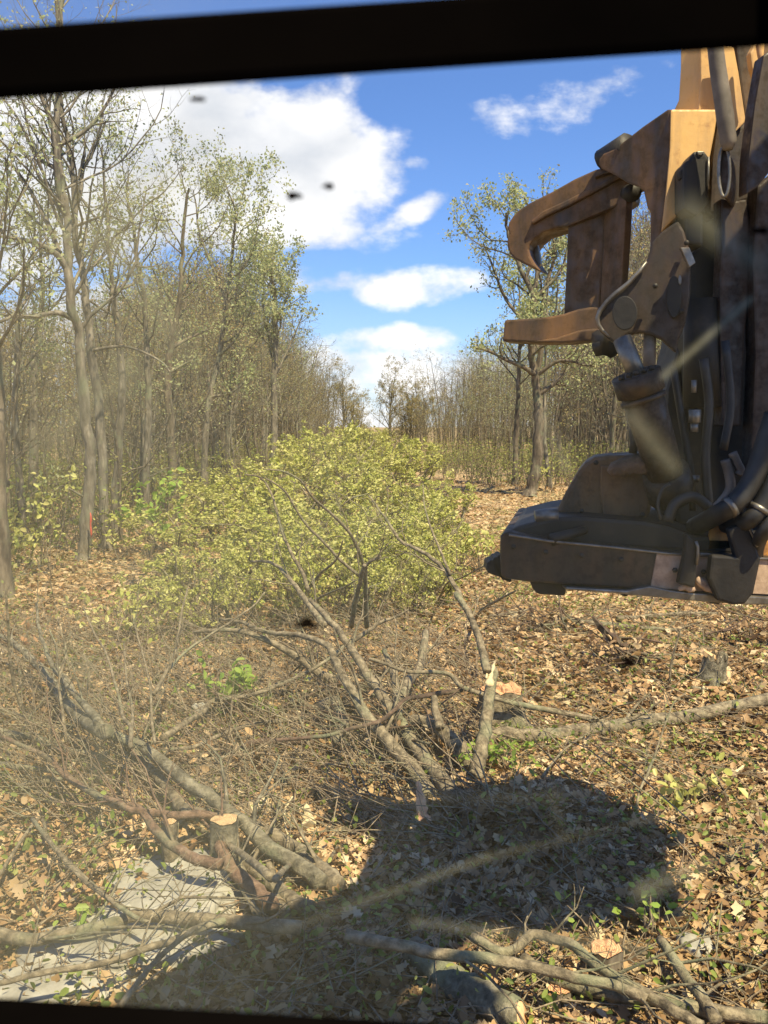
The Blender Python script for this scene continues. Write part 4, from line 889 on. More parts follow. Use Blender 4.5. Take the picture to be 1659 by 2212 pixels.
# ------------------------------------------------------------------ felling head
def hit(z, p, P0, Nn):
    vx, vy = vv(z, p); d = np.array(ray(vx, vy)); C0 = np.array([0, 0, CZ]); return C0 + d * (np.dot(P0 - C0, Nn) / np.dot(d, Nn))
def plate(z, pts, y, yaw=0.0, vx0=None, thick=.04, bev=.006, dirn=None, smooth_pts=0):
    """a plate cut to the traced outline: stands y metres away where its pixel x is vx0, turned by yaw, thick metres deep"""
    pts = [tuple(p) for p in pts]
    if smooth_pts:
        n = len(pts); q = []
        for i in range(n):
            a, b, c, d = (np.array(pts[(i + k) % n], float) for k in (-1, 0, 1, 2))
            for t in np.arange(smooth_pts) / smooth_pts: q.append(tuple(.5 * (2 * b + (c - a) * t + (2 * a - 5 * b + 4 * c - d) * t * t + (3 * b - a - 3 * c + d) * t ** 3)))
        pts = q
    yw = math.radians(yaw); Nn = np.array([-math.sin(yw), -math.cos(yw), 0.0])
    x0 = (sum(p[0] for p in pts) / len(pts)) if vx0 is None else vx0
    P0 = H(z, (x0, sum(p[1] for p in pts) / len(pts)), y)
    F = [hit(z, p, P0, Nn) for p in pts]
    D = (-Nn if dirn is None else np.array(dirn, float)) * thick
    bm = bmesh.new(); vf = [bm.verts.new(Vector(f)) for f in F]; vb = [bm.verts.new(Vector(f + D)) for f in F]; n = len(F)
    bm.faces.new(vf); bm.faces.new(list(reversed(vb)))
    for i in range(n): bm.faces.new((vf[i], vb[i], vb[(i + 1) % n], vf[(i + 1) % n]))
    bmesh.ops.recalc_face_normals(bm, faces=bm.faces)
    if bev:
        sharp = [e for e in bm.edges if len(e.link_faces) == 2 and e.link_faces[0].normal.angle(e.link_faces[1].normal, 0) > .6]
        try: bmesh.ops.bevel(bm, geom=sharp, offset=bev, segments=2, affect='EDGES', profile=.6, clamp_overlap=True)
        except Exception: pass
    bmesh.ops.triangulate(bm, faces=[f for f in bm.faces if len(f.verts) > 4])
    me = bpy.data.meshes.new('tmp'); bm.to_mesh(me); bm.free(); return me
def tubem(pts, rad, k=14, cap=True, rough=0):
    mb = MB(); mb.tube(pts, rad, k, cap, rough); return mb.mesh('tmp', None)
def beam(a, b, w0, h0, w1, h1):
    a = Vector(a); b = Vector(b); d = (b - a).normalized(); s = d.cross(Vector((0, 0, 1))).normalized(); u = s.cross(d)
    bm = bmesh.new(); vs = []
    for p, ww, hh in ((a, w0, h0), (b, w1, h1)):
        vs.append([bm.verts.new(p + s * (sx * ww / 2) + u * (sz * hh / 2)) for sx, sz in ((-1, -1), (1, -1), (1, 1), (-1, 1))])
    for k in range(4): bm.faces.new((vs[0][k], vs[0][(k + 1) % 4], vs[1][(k + 1) % 4], vs[1][k]))
    bm.faces.new(vs[0]); bm.faces.new(list(reversed(vs[1]))); bmesh.ops.recalc_face_normals(bm, faces=bm.faces)
    bmesh.ops.bevel(bm, geom=list(bm.edges), offset=.02, segments=2, affect='EDGES'); me = bpy.data.meshes.new('tmp'); bm.to_mesh(me); bm.free(); return me
HO = np.array(H('2', (900, 1300), 4.2))
def part(name, mat, meshes, parent):
    bm = bmesh.new()
    for m in meshes: bm.from_mesh(m); bpy.data.meshes.remove(m)
    bmesh.ops.translate(bm, verts=bm.verts, vec=-Vector(HO) )
    me = bpy.data.meshes.new(name); bm.to_mesh(me); bm.free(); me.materials.append(mat)
    o = bpy.data.objects.new(name, me); COL.objects.link(o)
    o.parent = parent
    if parent is not head and parent is not boom: pass
    return o
head = empty('felling_head', HO, 'worn yellow felling head with curved grab arms and saw housing hanging beside the window', 'felling head')
boom = None
def cyl(z, a, b, ya, yb, r0, r1=None, k=18, rough=0): return tubem([H(z, a, ya), (H(z, a, ya) + H(z, b, yb)) / 2, H(z, b, yb)], [r0, (r0 + (r1 or r0)) / 2, r1 or r0], k, True, rough)
def disc(z, c, y, rx, ry, yaw, depth, inner=0.0, k=32):
    """round boss seen edge-on-ish: rx, ry in pixels of the enlargement give its width and height"""
    pts = [(c[0] + rx * math.cos(t), c[1] + ry * math.sin(t)) for t in np.arange(k) * 2 * PI / k]
    return plate(z, pts, y, yaw, None, depth, .004)
# tower and box
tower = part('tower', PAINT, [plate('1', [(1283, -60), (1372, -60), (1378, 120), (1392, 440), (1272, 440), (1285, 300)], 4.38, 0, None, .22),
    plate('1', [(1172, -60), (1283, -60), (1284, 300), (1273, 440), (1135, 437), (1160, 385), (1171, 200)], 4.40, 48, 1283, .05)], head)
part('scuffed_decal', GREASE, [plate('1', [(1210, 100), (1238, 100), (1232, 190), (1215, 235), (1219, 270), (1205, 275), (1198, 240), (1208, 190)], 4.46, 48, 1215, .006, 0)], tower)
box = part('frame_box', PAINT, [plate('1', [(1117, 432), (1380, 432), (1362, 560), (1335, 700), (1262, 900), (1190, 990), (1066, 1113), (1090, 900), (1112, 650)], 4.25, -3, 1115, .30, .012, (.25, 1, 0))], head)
part('side_bracket', PAINT_SHADE, [plate('1', [(1114, 430), (1095, 436), (960, 530), (800, 655), (740, 680), (715, 715), (712, 745), (730, 768), (800, 800), (885, 850), (927, 862), (962, 885), (985, 990), (1001, 1006), (1000, 1180), (990, 1282), (1064, 1117), (1088, 900), (1109, 650)], 4.26, 48, 1115, .10, .010),
    plate('1', [(700, 735), (730, 680), (800, 655), (930, 640), (935, 700), (830, 745), (740, 775)], 4.62, 30, 900, .16, .02)], head)
# upper grab arm
arm = part('grab_arm', PAINT_SHADE, [plate('1', [(930, 680), (800, 722), (720, 764), (700, 768), (580, 822), (460, 890), (330, 955), (270, 995), (235, 1030), (213, 1065), (205, 1095), (214, 1130), (203, 1165), (203, 1195), (215, 1235), (245, 1268), (300, 1298), (345, 1318), (378, 1328), (350, 1290), (330, 1250), (323, 1215), (330, 1190), (350, 1160), (400, 1120), (470, 1096), (545, 1086), (700, 1020), (800, 980), (870, 945), (900, 925), (905, 885), (880, 862), (940, 840)], 4.62, 28, 905, .20, .014),
    plate('1', [(925, 770), (820, 790), (680, 865), (520, 945), (400, 1000), (330, 1060), (345, 1075), (420, 1030), (540, 975), (690, 895), (830, 820), (925, 800)], 4.595, 28, 905, .05, .01),
    plate('1', [(925, 725), (840, 745), (700, 800), (690, 815), (840, 765), (925, 745)], 4.59, 28, 905, .05, .006)], head)
part('arm_lit_face', STEEL, [plate('1', [(376, 1322), (350, 1285), (333, 1250), (326, 1215), (334, 1190), (352, 1165), (372, 1160), (376, 1200), (386, 1250), (392, 1295)], 4.98, 28, 350, .03, .004)], arm)  # bright plate painting the light on the hook's inner face
cyl_pin = part('arm_pivot', GREASE, [cyl('1', (735, 715), (880, 640), 4.66, 4.5, .055, .065, 16, .05), cyl('1', (905, 900), (860, 905), 4.55, 4.75, .045)], arm)
# upright between the arms
part('upright_plate', PAINT_SHADE, [plate('1', [(546, 1040), (760, 930), (742, 1200), (716, 1590), (520, 1600), (535, 1300)], 4.75, 18, 745, .05, .01),
    plate('1', [(742, 935), (868, 925), (858, 1130), (838, 1440), (760, 1535), (712, 1590), (738, 1200)], 4.74, 62, 745, .05, .01)], head)
lower = part('lower_arm', PAINT_SHADE, [plate('1', [(190, 1608), (350, 1600), (440, 1590), (520, 1574), (600, 1548), (660, 1538), (740, 1534), (760, 1620), (720, 1700), (660, 1722), (560, 1735), (400, 1738), (175, 1728), (182, 1670)], 4.58, 24, 745, .16, .012),
    plate('1', [(350, 1728), (480, 1708), (600, 1668), (680, 1658), (740, 1660), (740, 1700), (660, 1726), (500, 1738)], 4.555, 24, 745, .05, .01)], head)
part('arm_bolt', GREASE, [cyl('2', (700, 130), (790, 170), 4.5, 4.4, .035, .07, 14, .12), cyl('2', (745, 150), (760, 225), 4.45, 4.45, .07, .055, 14, .12)], lower)
# bell crank
crank = part('bell_crank', PAINT_DEEP_SHADE, [plate('1', [(1158, 1055), (1190, 1110), (1215, 1190), (1228, 1330), (1224, 1480), (1200, 1620), (1160, 1720), (1146, 1792), (1110, 1760), (1060, 1715), (1000, 1690), (940, 1680), (880, 1690), (830, 1725), (800, 1738), (760, 1712), (722, 1672), (702, 1630), (698, 1590), (715, 1555), (760, 1500), (800, 1462), (880, 1398), (940, 1332), (975, 1290), (995, 1240), (1010, 1180), (1064, 1117), (1110, 1085)], 4.12, 18, 1100, .07, .012)], head)
part('crank_rim', STEEL, [tubem([hit('1', p, H('1', (1100, 1500), 4.10), np.array([-math.sin(.314), -math.cos(.314), 0])) for p in [(982, 1285), (940, 1340), (880, 1405), (800, 1470), (760, 1510), (722, 1560), (708, 1595), (714, 1635), (736, 1668), (775, 1705)]], [.006, .009, .011, .012, .012, .012, .011, .009, .008, .005], 8)], crank)
part('crank_boss', GREASE, [disc('1', (1135, 1480), 4.08, 42, 118, 18, .06)], crank)
part('crank_dark_oval', GREASE, [disc('1', (860, 1570), 4.095, 70, 95, 18, .02)], crank)  # dark oval disc set on the crank
part('grease_cap', STEEL, [disc('1', (1168, 1385), 4.06, 9, 26, 18, .02)], crank)
# valve block, pivot ring, struts
valve = part('valve_block', GREASE, [plate('1', [(1188, 745), (1200, 722), (1218, 714), (1250, 665), (1308, 664), (1334, 705), (1326, 960), (1290, 1005), (1262, 1032), (1188, 985)], 4.12, 0, None, .14, .02),
    plate('1', [(1163, 775), (1192, 765), (1194, 820), (1170, 822)], 4.14, 0, None, .05, .012), plate('1', [(1200, 1000), (1262, 1025), (1300, 1000), (1300, 1200), (1200, 1180)], 4.2, 0, None, .2, .02)], head)
part('valve_edge', STEEL, [cyl('1', (1328, 700), (1328, 880), 4.11, 4.11, .004), plate('1', [(1262, 668), (1306, 668), (1290, 690), (1272, 690)], 4.112, 0, None, .02, .003)], valve)
piv = part('pivot_boss', PAINT_DEEP_SHADE, [disc('1', (1415, 782), 4.02, 30, 138, 30, .25), plate('1', [(1385, 450), (1350, 700), (1336, 1000), (1380, 1030), (1450, 980), (1570, 940), (1720, 700), (1720, 380), (1535, 500), (1465, 570), (1430, 520)], 4.34, 0, None, .2, .02)], head)
ringp = [hit('1', (1415 + 31 * math.cos(t), 782 + 141 * math.sin(t)), H('1', (1415, 782), 4.01), np.array([-.5, -.866, 0])) for t in np.linspace(0, 2 * PI, 33)]
part('pivot_ring', STEEL, [tubem(ringp, .008, 8, False)], piv)
part('hydraulic_strut', GREYM, [tubem([H('1', p, 3.98) for p in [(1352, -60), (1362, 60), (1378, 200), (1398, 330), (1420, 480), (1438, 620), (1436, 660)]], [.032, .033, .035, .036, .038, .036, .02], 14)], head)
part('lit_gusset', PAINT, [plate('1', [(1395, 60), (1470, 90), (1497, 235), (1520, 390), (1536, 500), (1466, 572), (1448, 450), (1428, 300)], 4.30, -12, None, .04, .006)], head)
dk = part('link_plate', PAINT_SHADE, [plate('1', [(1470, -40), (1740, -40), (1740, 240), (1600, 480), (1540, 520), (1520, 390), (1497, 235)], 4.42, 0, None, .1, .01),
    ], head)
part('outer_link', PAINT_DEEP_SHADE, [plate('1', [(1635, 130), (1740, 60), (1740, 700), (1600, 870), (1545, 905), (1552, 700), (1585, 420)], 3.95, -8, None, .08, .01)], head)
part('sunlit_oval', PAINT, [plate('1', [(1562, 118), (1592, 60), (1645, 40), (1636, 150), (1612, 255), (1592, 255), (1572, 200)], 4.3, -10, None, .04, .008)], head)  # bright oval plate painted as a patch of sun on the dark link
part('yellow_hose', LITTER_W, [tubem([H('1', p, 4.2) for p in [(1590, -30), (1602, 60), (1612, 130), (1628, 200)]], .012, 8)], head)
# dark core of the head
core = part('core_column', PAINT_DEEP_SHADE, [plate('1', [(1395, 930), (1470, 945), (1540, 935), (1562, 1100), (1560, 1400), (1530, 1700), (1510, 2200), (1400, 2200), (1390, 1500), (1400, 1200)], 4.22, 0, None, .1, .01),
    plate('1', [(1600, 860), (1800, 700), (1800, 2500), (1560, 2500), (1590, 1800), (1575, 1300)], 4.16, 0, None, .12, .012)], head)
part('core_housing', GREASE, [plate('1', [(1180, 1020), (1300, 960), (1400, 930), (1800, 850), (1800, 2750), (1150, 2750), (1080, 2500), (1100, 2000), (1160, 1780), (1226, 1500), (1228, 1250)], 4.50, 0, None, .35, .03),
    plate('1', [(1225, 1250), (1300, 1180), (1390, 1250), (1380, 1700), (1330, 2000), (1240, 2050), (1215, 1700)], 4.36, 0, None, .2, .03),
    cyl('1', (1290, 1500), (1300, 2100), 4.32, 4.3, .085, .10, 16), beam((1.9, 4.75, 3.3), (2.95, 5.0, 3.3), .8, 1.5, .7, 1.3)], head)  # block right of the view added to widen the ground shadow
part('stay_plate', STEEL, [plate('1', [(1172, 1205), (1222, 1205), (1256, 1290), (1222, 1315)], 4.02, -10, None, .02, .003)], head)
for a, b, r_ in (((1248, 370), (1245, 440), .012), ((1252, 535), (1250, 608), .028), ((1250, 608), (1248, 660), .018)):
    part('hose_fitting', STEEL, [cyl('2', a, b, 4.1, 4.1, r_)], core)
# gathering cylinder
cy = part('hydraulic_cylinder', PAINT_DEEP_SHADE, [cyl('2', (925, 345), (1088, 900), 4.0, 4.12, .098, .085, 24), cyl('2', (922, 335), (952, 440), 3.985, 4.0, .112, .110, 24), cyl('2', (960, 465), (968, 490), 4.0, 4.0, .104, .104, 24),
    cyl('2', (1085, 880), (1120, 1000), 4.12, 4.2, .11, .12, 20)], head)
part('cylinder_rod', STEEL, [cyl('2', (845, 140), (930, 350), 4.05, 4.0, .043, .043, 18)], cy)
part('cylinder_rod', GREYM, [cyl('2', (1000, 110), (996, 330), 4.2, 4.2, .030, .030, 14)], cy)
for i in range(5):
    part('collar_bolt', GREASE, [cyl('2', (840 + i * 42, 352 - i * 14 - 8), (843 + i * 42, 372 - i * 14), 3.90 + .02 * abs(i - 2), 3.90 + .02 * abs(i - 2), .014, .014, 6)], cy)
part('grease_hose', GREASE, [tubem([H('2', p, 4.14) for p in [(915, 610), (905, 660), (912, 720), (905, 780)]], .02, 8)], cy)
# saw guard and housing
gd = part('saw_guard', PAINT_SHADE, [plate('2', [(472, 1122), (490, 1075), (520, 1015), (560, 945), (600, 875), (640, 828), (690, 800), (760, 790), (900, 784), (995, 768), (1010, 1000), (1005, 1110), (960, 1156), (760, 1140), (600, 1130)], 4.20, 10, 1000, .40, .02, (.25, 1, 0)),
    plate('2', [(725, 845), (780, 850), (990, 852), (996, 1060), (975, 1130), (900, 1146), (740, 1132), (722, 1000)], 4.185, 10, 990, .02, .008)], head)
part('jammed_stick', BARK_D, [tubem([H('2', p, 4.12) for p in [(775, 890), (800, 868), (850, 855), (900, 845), (985, 835)]], [.02, .036, .042, .046, .05], 8, True, .25)], gd)
part('guard_weld', STEEL, [tubem([H('2', p, 4.05) for p in [(362, 1135), (420, 1128), (485, 1126)]], .035, 10)], gd)
ped = part('housing_cover', GREASE, [plate('2', [(213, 1252), (216, 1222), (228, 1202), (262, 1185), (360, 1160), (420, 1145), (480, 1136), (640, 1132), (960, 1155), (1100, 1180), (1260, 1240), (1900, 1250), (2500, 1350), (2500, 1420), (900, 1310), (450, 1280)], 4.02, 0, None, 1.0, .02, (.22, 1, 0)),
    cyl('2', (450, 1262), (640, 1205), 3.92, 4.0, .03, .02, 10)], head)
hs = part('saw_housing', PAINT_DEEP_SHADE, [plate('2', [(165, 1240), (185, 1222), (215, 1218), (430, 1262), (800, 1300), (1100, 1335), (1300, 1345), (2500, 1402), (2500, 1630), (1850, 1600), (1210, 1560), (870, 1530), (530, 1510), (335, 1498), (200, 1480), (168, 1462), (163, 1350)], 3.92, 0, None, 1.2, .018, (.22, 1, 0))], head)
part('housing_sunlit_patch', SUNLIT_MUD, [plate('2', [(1040, 1340), (1110, 1338), (1300, 1350), (1850, 1377), (1850, 1575), (1210, 1545), (1005, 1528)], 3.912, 0, None, .02, .003)], hs)  # pale muddy plate laid as the sunlit patch of the housing band
part('housing_flange', STEEL, [plate('2', [(1000, 1520), (1120, 1545), (1250, 1560), (1850, 1592), (1850, 1628), (1500, 1622), (1210, 1600), (870, 1566), (530, 1540), (530, 1525), (870, 1545)], 3.885, 0, None, .09, .006),
    tubem([H('2', p, 3.905) for p in [(215, 1234), (430, 1268), (800, 1304), (1100, 1338), (1300, 1350), (1850, 1377)]], .006, 6), plate('2', [(1280, 1335), (1340, 1338), (1340, 1356), (1280, 1352)], 3.89, 0, None, .04, .003), plate('2', [(1430, 1347), (1536, 1352), (1536, 1366), (1430, 1362)], 3.89, 0, None, .04, .003)], hs)
part('saw_tooth', GREASE, [plate('2', [(92, 1392), (112, 1372), (122, 1376), (132, 1360), (148, 1356), (158, 1345), (176, 1345), (180, 1478), (232, 1488), (222, 1500), (205, 1495), (190, 1478), (100, 1448), (88, 1425)], 3.97, 0, None, .12, .012)], hs)
part('skid_foot', GREASE, [plate('2', [(330, 1495), (345, 1532), (362, 1555), (385, 1566), (518, 1574), (530, 1562), (533, 1535), (640, 1530), (640, 1500)], 3.98, 0, None, .5, .015, (.22, 1, 0))], hs)
part('skid_foot', GREASE, [plate('2', [(835, 1550), (850, 1578), (878, 1580), (892, 1550)], 3.98, 0, None, .3, .01), plate('2', [(1325, 1600), (1340, 1618), (1390, 1622), (1400, 1600)], 3.9, 0, None, .2, .008)], hs)
part('packed_mud', SUNLIT_MUD, [tubem([H('2', p, 3.885) for p in [(1160, 1540), (1190, 1520), (1225, 1530), (1250, 1545)]], [.008, .02, .024, .008], 9, True, .35), tubem([H('2', p, 3.88) for p in [(1262, 1480), (1290, 1500), (1320, 1530), (1360, 1555)]], [.012, .024, .022, .01], 9, True, .35)], hs)
part('dark_plate', GREASE, [plate('2', [(1205, 1225), (1248, 1268), (1268, 1330), (1262, 1440), (1252, 1532), (1210, 1520), (1160, 1508), (1185, 1400), (1200, 1330)], 3.84, 0, None, .05, .01),
    plate('2', [(1436, 1200), (1545, 1165), (1580, 1250), (1602, 1318), (1620, 1370), (1580, 1560), (1532, 1620), (1470, 1625), (1380, 1600), (1330, 1480), (1345, 1345), (1480, 1355), (1465, 1300)], 3.82, 0, None, .05, .012)], hs)  # two dark plates standing before the housing band
part('dark_plate_edge', STEEL, [tubem([H('2', p, 3.83) for p in [(1258, 1270), (1268, 1300), (1268, 1340), (1262, 1400)]], .007, 6), tubem([H('2', p, 3.81) for p in [(1548, 1170), (1562, 1210), (1585, 1260), (1598, 1300)]], .007, 6)], hs)
# orange inner panels and hoses
part('inner_panel', PAINT_O, [plate('2', [(1345, 1150), (1462, 1080), (1458, 1200), (1450, 1312), (1322, 1318)], 4.02, 0, None, .02, .004)], head)
part('inner_panel', PAINT_O, [plate('2', [(1602, 1290), (1850, 1200), (1850, 1360), (1625, 1352)], 4.0, 0, None, .02, .004)], head)
part('inner_panel', PAINT_O, [plate('2', [(1555, 950), (1590, 945), (1585, 980), (1560, 985)], 3.99, 0, None, .02, .004)], head)
for pts, y, r_, mt in (([(1700, 560), (1660, 680), (1600, 860), (1540, 980), (1460, 1070), (1380, 1120), (1250, 1190)], 3.80, .046, HOSE), ([(1740, 820), (1680, 960), (1620, 1080), (1570, 1140), (1500, 1170), (1400, 1180)], 3.78, .040, HOSE),
                       ([(1420, 815), (1438, 880), (1450, 950), (1438, 1000), (1400, 1050), (1370, 1080)], 3.9, .022, GREYM), ([(1462, 775), (1485, 830), (1505, 870), (1495, 900)], 3.9, .02, GREYM), ([(1060, 1150), (1045, 1060), (1070, 980), (1110, 950)], 4.0, .008, HOSE),
                       ([(1490, 1180), (1500, 1080), (1540, 1040), (1570, 1100)], 3.86, .02, GREYM), ([(1800, 980), (1700, 1120), (1640, 1210), (1600, 1290), (1590, 1400)], 3.76, .032, HOSE), ([(1100, 1160), (1140, 1060), (1240, 1020), (1330, 1080)], 4.0, .025, HOSE),
                       ([(1300, 250), (1330, 500), (1310, 800), (1330, 1100)], 4.1, .022, HOSE), ([(1420, 150), (1450, 500), (1410, 760)], 4.1, .02, HOSE), ([(1130, 300), (1180, 600), (1230, 900), (1240, 1100)], 4.15, .018, HOSE)):
    part('hydraulic_hose', mt, [tubem(catmull([H('2', p, y + (.30 if (k == len(pts) - 1 and r_ > .03) else .10 if (k == len(pts) - 2 and r_ > .03) else 0)) for k, p in enumerate(pts)], 4), r_, 12)], head)
for zz, p, y in (('1', (1205, 1180), 4.07), ('1', (1030, 1420), 4.09), ('1', (1180, 1560), 4.07), ('2', (240, 1300), 3.905), ('2', (420, 1330), 3.905), ('2', (620, 1350), 3.905), ('2', (840, 1370), 3.905),
                 ('2', (700, 830), 4.21), ('2', (960, 1120), 4.17), ('2', (620, 1100), 4.22), ('2', (1140, 1430), 3.90), ('2', (1300, 1440), 3.90)):
    part('bolt_head', GREASE, [tubem([H(zz, p, y), H(zz, p, y - .018)], .013, 6)], head)
for p, q, y in (((1460, 1070), (1435, 1085), 3.80), ((1620, 1080), (1605, 1102), 3.78), ((1250, 900), (1246, 940), 4.15)):
    part('hose_clamp', STEEL, [tubem([H('2', p, y), H('2', q, y)], .050 if y < 4 else .024, 14)], head)

# boom and stick of the machine: reach from beside the cab, over the right edge of the view, to the head; unseen, width and course shaped for the shade they cast
hb = HO; HO = np.array([2.35, -1.6, 2.0])
boom = empty('lifting_boom', HO, 'yellow lifting boom that carries the felling head from beside the cab', 'boom')
part('main_boom', PAINT_SHADE, [beam((1.6, -1.9, 2.0), (1.0, 1.0, 6.4), .50, .70, .50, .6)], boom)
part('stick', PAINT_SHADE, [beam((1.0, .8, 6.4), (2.95, 3.6, 5.6), .75, .75, .5, .6), beam((3.0, 3.3, 5.6), (2.75, 4.9, 4.3), .50, .55, .46, .5)], boom)
part('shadow_cylinder', GREASE, [tubem([(1.45, .5, 6.3), (1.95, 1.0, 6.15), (2.35, 1.5, 6.0)], [.22, .22, .16], 14)], boom)  # unseen thick tube added to fill out the ground shadow
for i in range(7):
    a = rnd.uniform(0, 1); q = Vector((1.6 + 1.2 * a, 1.4 + 1.6 * a, 6.1 - .3 * a)); part('shadow_hose', HOSE, [tubem(catmull([q, q + Vector((rnd.uniform(-.5, .1), rnd.uniform(.2, .5), rnd.uniform(-.1, .4))), q + Vector((rnd.uniform(-.3, .3), rnd.uniform(.5, .8), rnd.uniform(-.3, .1)))], 5), .045, 8)], boom)  # unseen hose loops added to fray the shadow's edge
for i in range(10):
    q = Vector((rnd.uniform(2.45, 3.1), rnd.uniform(4.2, 4.9), rnd.uniform(3.9, 5.0))); part('shadow_hose', HOSE, [tubem(catmull([q, q + Vector((rnd.uniform(-.2, .35), -.1, .35)), q + Vector((rnd.uniform(.1, .45), 0, .1)), q + Vector((rnd.uniform(.0, .4), .1, -.4))], 5), rnd.uniform(.035, .07), 8)], boom)  # more loops out of view, added to roughen the shadow
part('boom_cylinder', STEEL, [tubem([(1.35, -1.0, 3.6), (1.15, .6, 4.9), (1.5, 2.2, 5.7)], [.11, .11, .06], 14)], boom)
HO = hb

# ------------------------------------------------------------------ the cab with its dirty front window
cabo = empty('machine_cab', (0, .1, 1.6), 'black framed machine cab whose dirty front window the scene is seen through', 'machine cab')
HO = np.array([0, .1, 1.6])
WY, WYAW = .355, 7.5
def wpl(pts, thick=.03, dy=0.0, bev=.003): return plate('V', pts, WY + dy, -WYAW, 829.5, thick, bev, (0, -1, 0))
part('header_bar', CABM, [wpl([(-500, 103), (829.5, 14), (2300, -85), (2300, 62), (829.5, 162), (-500, 258)], .006)], cabo)
part('window_sill', CABM, [wpl([(-500, 2118), (0, 2150), (829.5, 2199), (2300, 2282), (2300, 2800), (-500, 2800)])], cabo)
part('window_post', CABM, [wpl([(1700, -900), (2000, -900), (2000, 3000), (1648, 3000), (1653, 2150), (1672, 1300)], dy=-.004, thick=.02)], cabo)
part('window_post', CABM, [wpl([(-420, -900), (-60, -900), (-60, 3000), (-420, 3000)], dy=-.006, thick=.02)], cabo)
part('roof', CABM, [beam((0, -.40, 3.48), (0, -1.5, 3.50), 1.2, .06, 1.2, .06)], cabo)  # stops short so the sun gets in to light the window dust
part('floor', CABM, [beam((0, .42, 1.60), (0, -1.5, 1.60), 1.2, .06, 1.2, .06)], cabo)
part('rear_wall', CABM, [beam((0, -1.5, 1.6), (0, -1.5, 3.46), 1.2, .05, 1.2, .05)], cabo)
for sx in (-.6, .6): part('side_panel', CABM, [beam((sx, .40, 2.05), (sx, -1.5, 2.05), .04, .9, .04, .9)], cabo)
part('sky_block_engine', PAINT_DEEP_SHADE, [beam((.6, -1.6, 2.3), (.6, -5.2, 2.3), 3.0, 2.2, 3.0, 2.0), beam((1.5, -1.6, 2.0), (1.5, .2, 2.0), 1.5, 1.3, 1.5, 1.3)], cabo)  # unseen machine body added to hold sky light off the near ground
for tx in (-.9, 1.9): part('sky_block_track', GREASE, [beam((tx, -5.2, .5), (tx, .6, .5), .65, .95, .65, .95)], cabo)  # unseen, added with the body to darken the near ground
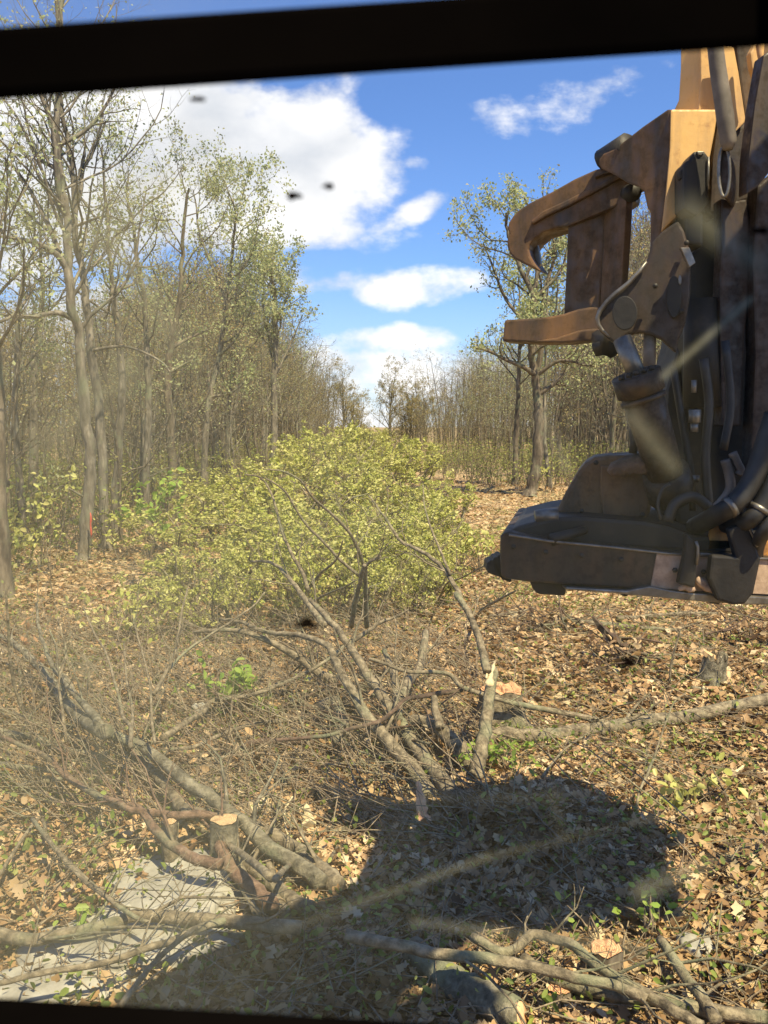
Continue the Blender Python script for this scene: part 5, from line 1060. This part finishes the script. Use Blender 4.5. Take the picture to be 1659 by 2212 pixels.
# dirt film: dust of uneven thickness inside the pane
def mat_film():
    m, t, o = newmat('dusty window film')
    tc = N(t, 'ShaderNodeTexCoord'); sx = N(t, 'ShaderNodeSeparateXYZ'); t.links.new(tc.outputs['Object'], sx.inputs[0]); X, Y, Z = sx.outputs
    n1 = noise_tex(t, 7, 5, .6); n2 = noise_tex(t, 22, 6, .65)
    d = M(t, 'MULTIPLY', ramp(t, n1, [(.34, (.22,) * 3), (.68, (1.15,) * 3)]), ramp(t, n2, [(.25, (.55,) * 3), (.75, (1, 1, 1))]))
    # heavier towards the lower left pane, as on the real glass
    lf = M(t, 'MULTIPLY', M(t, 'ADD', M(t, 'MULTIPLY', X, -4.0), .18), 1.0, None, True)
    lf = M(t, 'MAXIMUM', lf, .05)
    lo = M(t, 'MAXIMUM', M(t, 'SUBTRACT', 1.0, M(t, 'MULTIPLY', M(t, 'ABSOLUTE', M(t, 'ADD', Z, -1.30)), 3.6)), .30)
    d = M(t, 'MULTIPLY', M(t, 'MULTIPLY', d, lf), lo)
    # wiped streaks: (x0, z0, x1, z1, half width, amount) in metres on the pane
    st = []
    Nn = np.array([math.sin(math.radians(WYAW)), -math.cos(math.radians(WYAW)), 0.0]); P0 = H('V', (829.5, 1106), WY)
    for x0, y0, x1, y1, wd, am in ((1450, 810, 1640, 640, 7, .42), (600, 2040, 1060, 1875, 8, .20), (1060, 1875, 1500, 1770, 8, .10), (1380, 900, 1470, 1010, 18, .24), (1500, 440, 1660, 560, 26, .28), (80, 960, 260, 800, 28, .5), (230, 520, 420, 800, 22, .4),
                                   (150, 480, 420, 330, 60, .35), (800, 1750, 1220, 1740, 12, .06), (1200, 1740, 1225, 1830, 12, .06), (170, 1450, 200, 1700, 22, .45), (1400, 1950, 1650, 1850, 20, .3), (900, 2020, 1400, 2080, 12, .25), (180, 2060, 420, 2040, 26, .4), (1180, 900, 1230, 1010, 14, .2)):
        a = hit('V', (x0, y0), P0, Nn) - HO; b = hit('V', (x1, y1), P0, Nn) - HO; w_ = wd / FCAM * WY
        dx, dz = b[0] - a[0], b[2] - a[2]; L2 = dx * dx + dz * dz
        px = M(t, 'SUBTRACT', X, float(a[0])); pz = M(t, 'SUBTRACT', Z, float(a[2]))
        h = M(t, 'MULTIPLY', M(t, 'ADD', M(t, 'MULTIPLY', px, dx), M(t, 'MULTIPLY', pz, dz)), 1 / L2, None, True)
        ex = M(t, 'SUBTRACT', px, M(t, 'MULTIPLY', h, dx)); ez = M(t, 'SUBTRACT', pz, M(t, 'MULTIPLY', h, dz))
        ds = M(t, 'SQRT', M(t, 'ADD', M(t, 'MULTIPLY', ex, ex), M(t, 'MULTIPLY', ez, ez)))
        f = M(t, 'MULTIPLY', M(t, 'POWER', M(t, 'SUBTRACT', 1.0, M(t, 'DIVIDE', ds, w_ * 2.4), None, True), 1.8), am * 1.25); st.append(f)
    sm = st[0]
    for f in st[1:]: sm = M(t, 'ADD', sm, f)
    d = M(t, 'ADD', d, M(t, 'MULTIPLY', sm, ramp(t, n2, [(.32, (.15,) * 3), (.68, (1.2,) * 3)])))
    v = N(t, 'ShaderNodeVolumePrincipled'); v.inputs['Color'].default_value = (.96, .88, .58, 1); v.inputs['Anisotropy'].default_value = .15
    t.links.new(M(t, 'MULTIPLY', d, FILM), v.inputs['Density']); t.links.new(v.outputs[0], o.inputs['Volume'])
    return m
FILM = 175.0
film = mat_film()
part('window_glass', film, [wpl([(-480, -700), (2280, -700), (2280, 2600), (-480, 2600)], thick=.005, dy=.012, bev=0)], cabo)
# dried insects on the glass
for vx, vy, rx, ry, sd in ((662, 1345, 27, 14, 1), (635, 424, 17, 10, 2), (710, 404, 15, 7, 3), (432, 216, 20, 6, 4), (1358, 1428, 15, 12, 5), (1640, 500, 20, 9, 6), (845, 1192, 9, 5, 8), (972, 1268, 8, 6, 9)):
    rg = random.Random(sd); pts = []
    for k in range(14):
        t = k / 14 * 2 * PI; f = rg.uniform(.55, 1.15); pts.append((vx + rx * f * math.cos(t), vy + ry * f * math.sin(t)))
    part('dried_insect', BUG, [wpl(pts, thick=.0016, dy=.009, bev=0)], cabo)
S.cycles.max_bounces = 6; S.cycles.transparent_max_bounces = 8; S.cycles.diffuse_bounces = 3; S.cycles.volume_bounces = 0
try: S.cycles.use_denoising = True
except Exception: pass
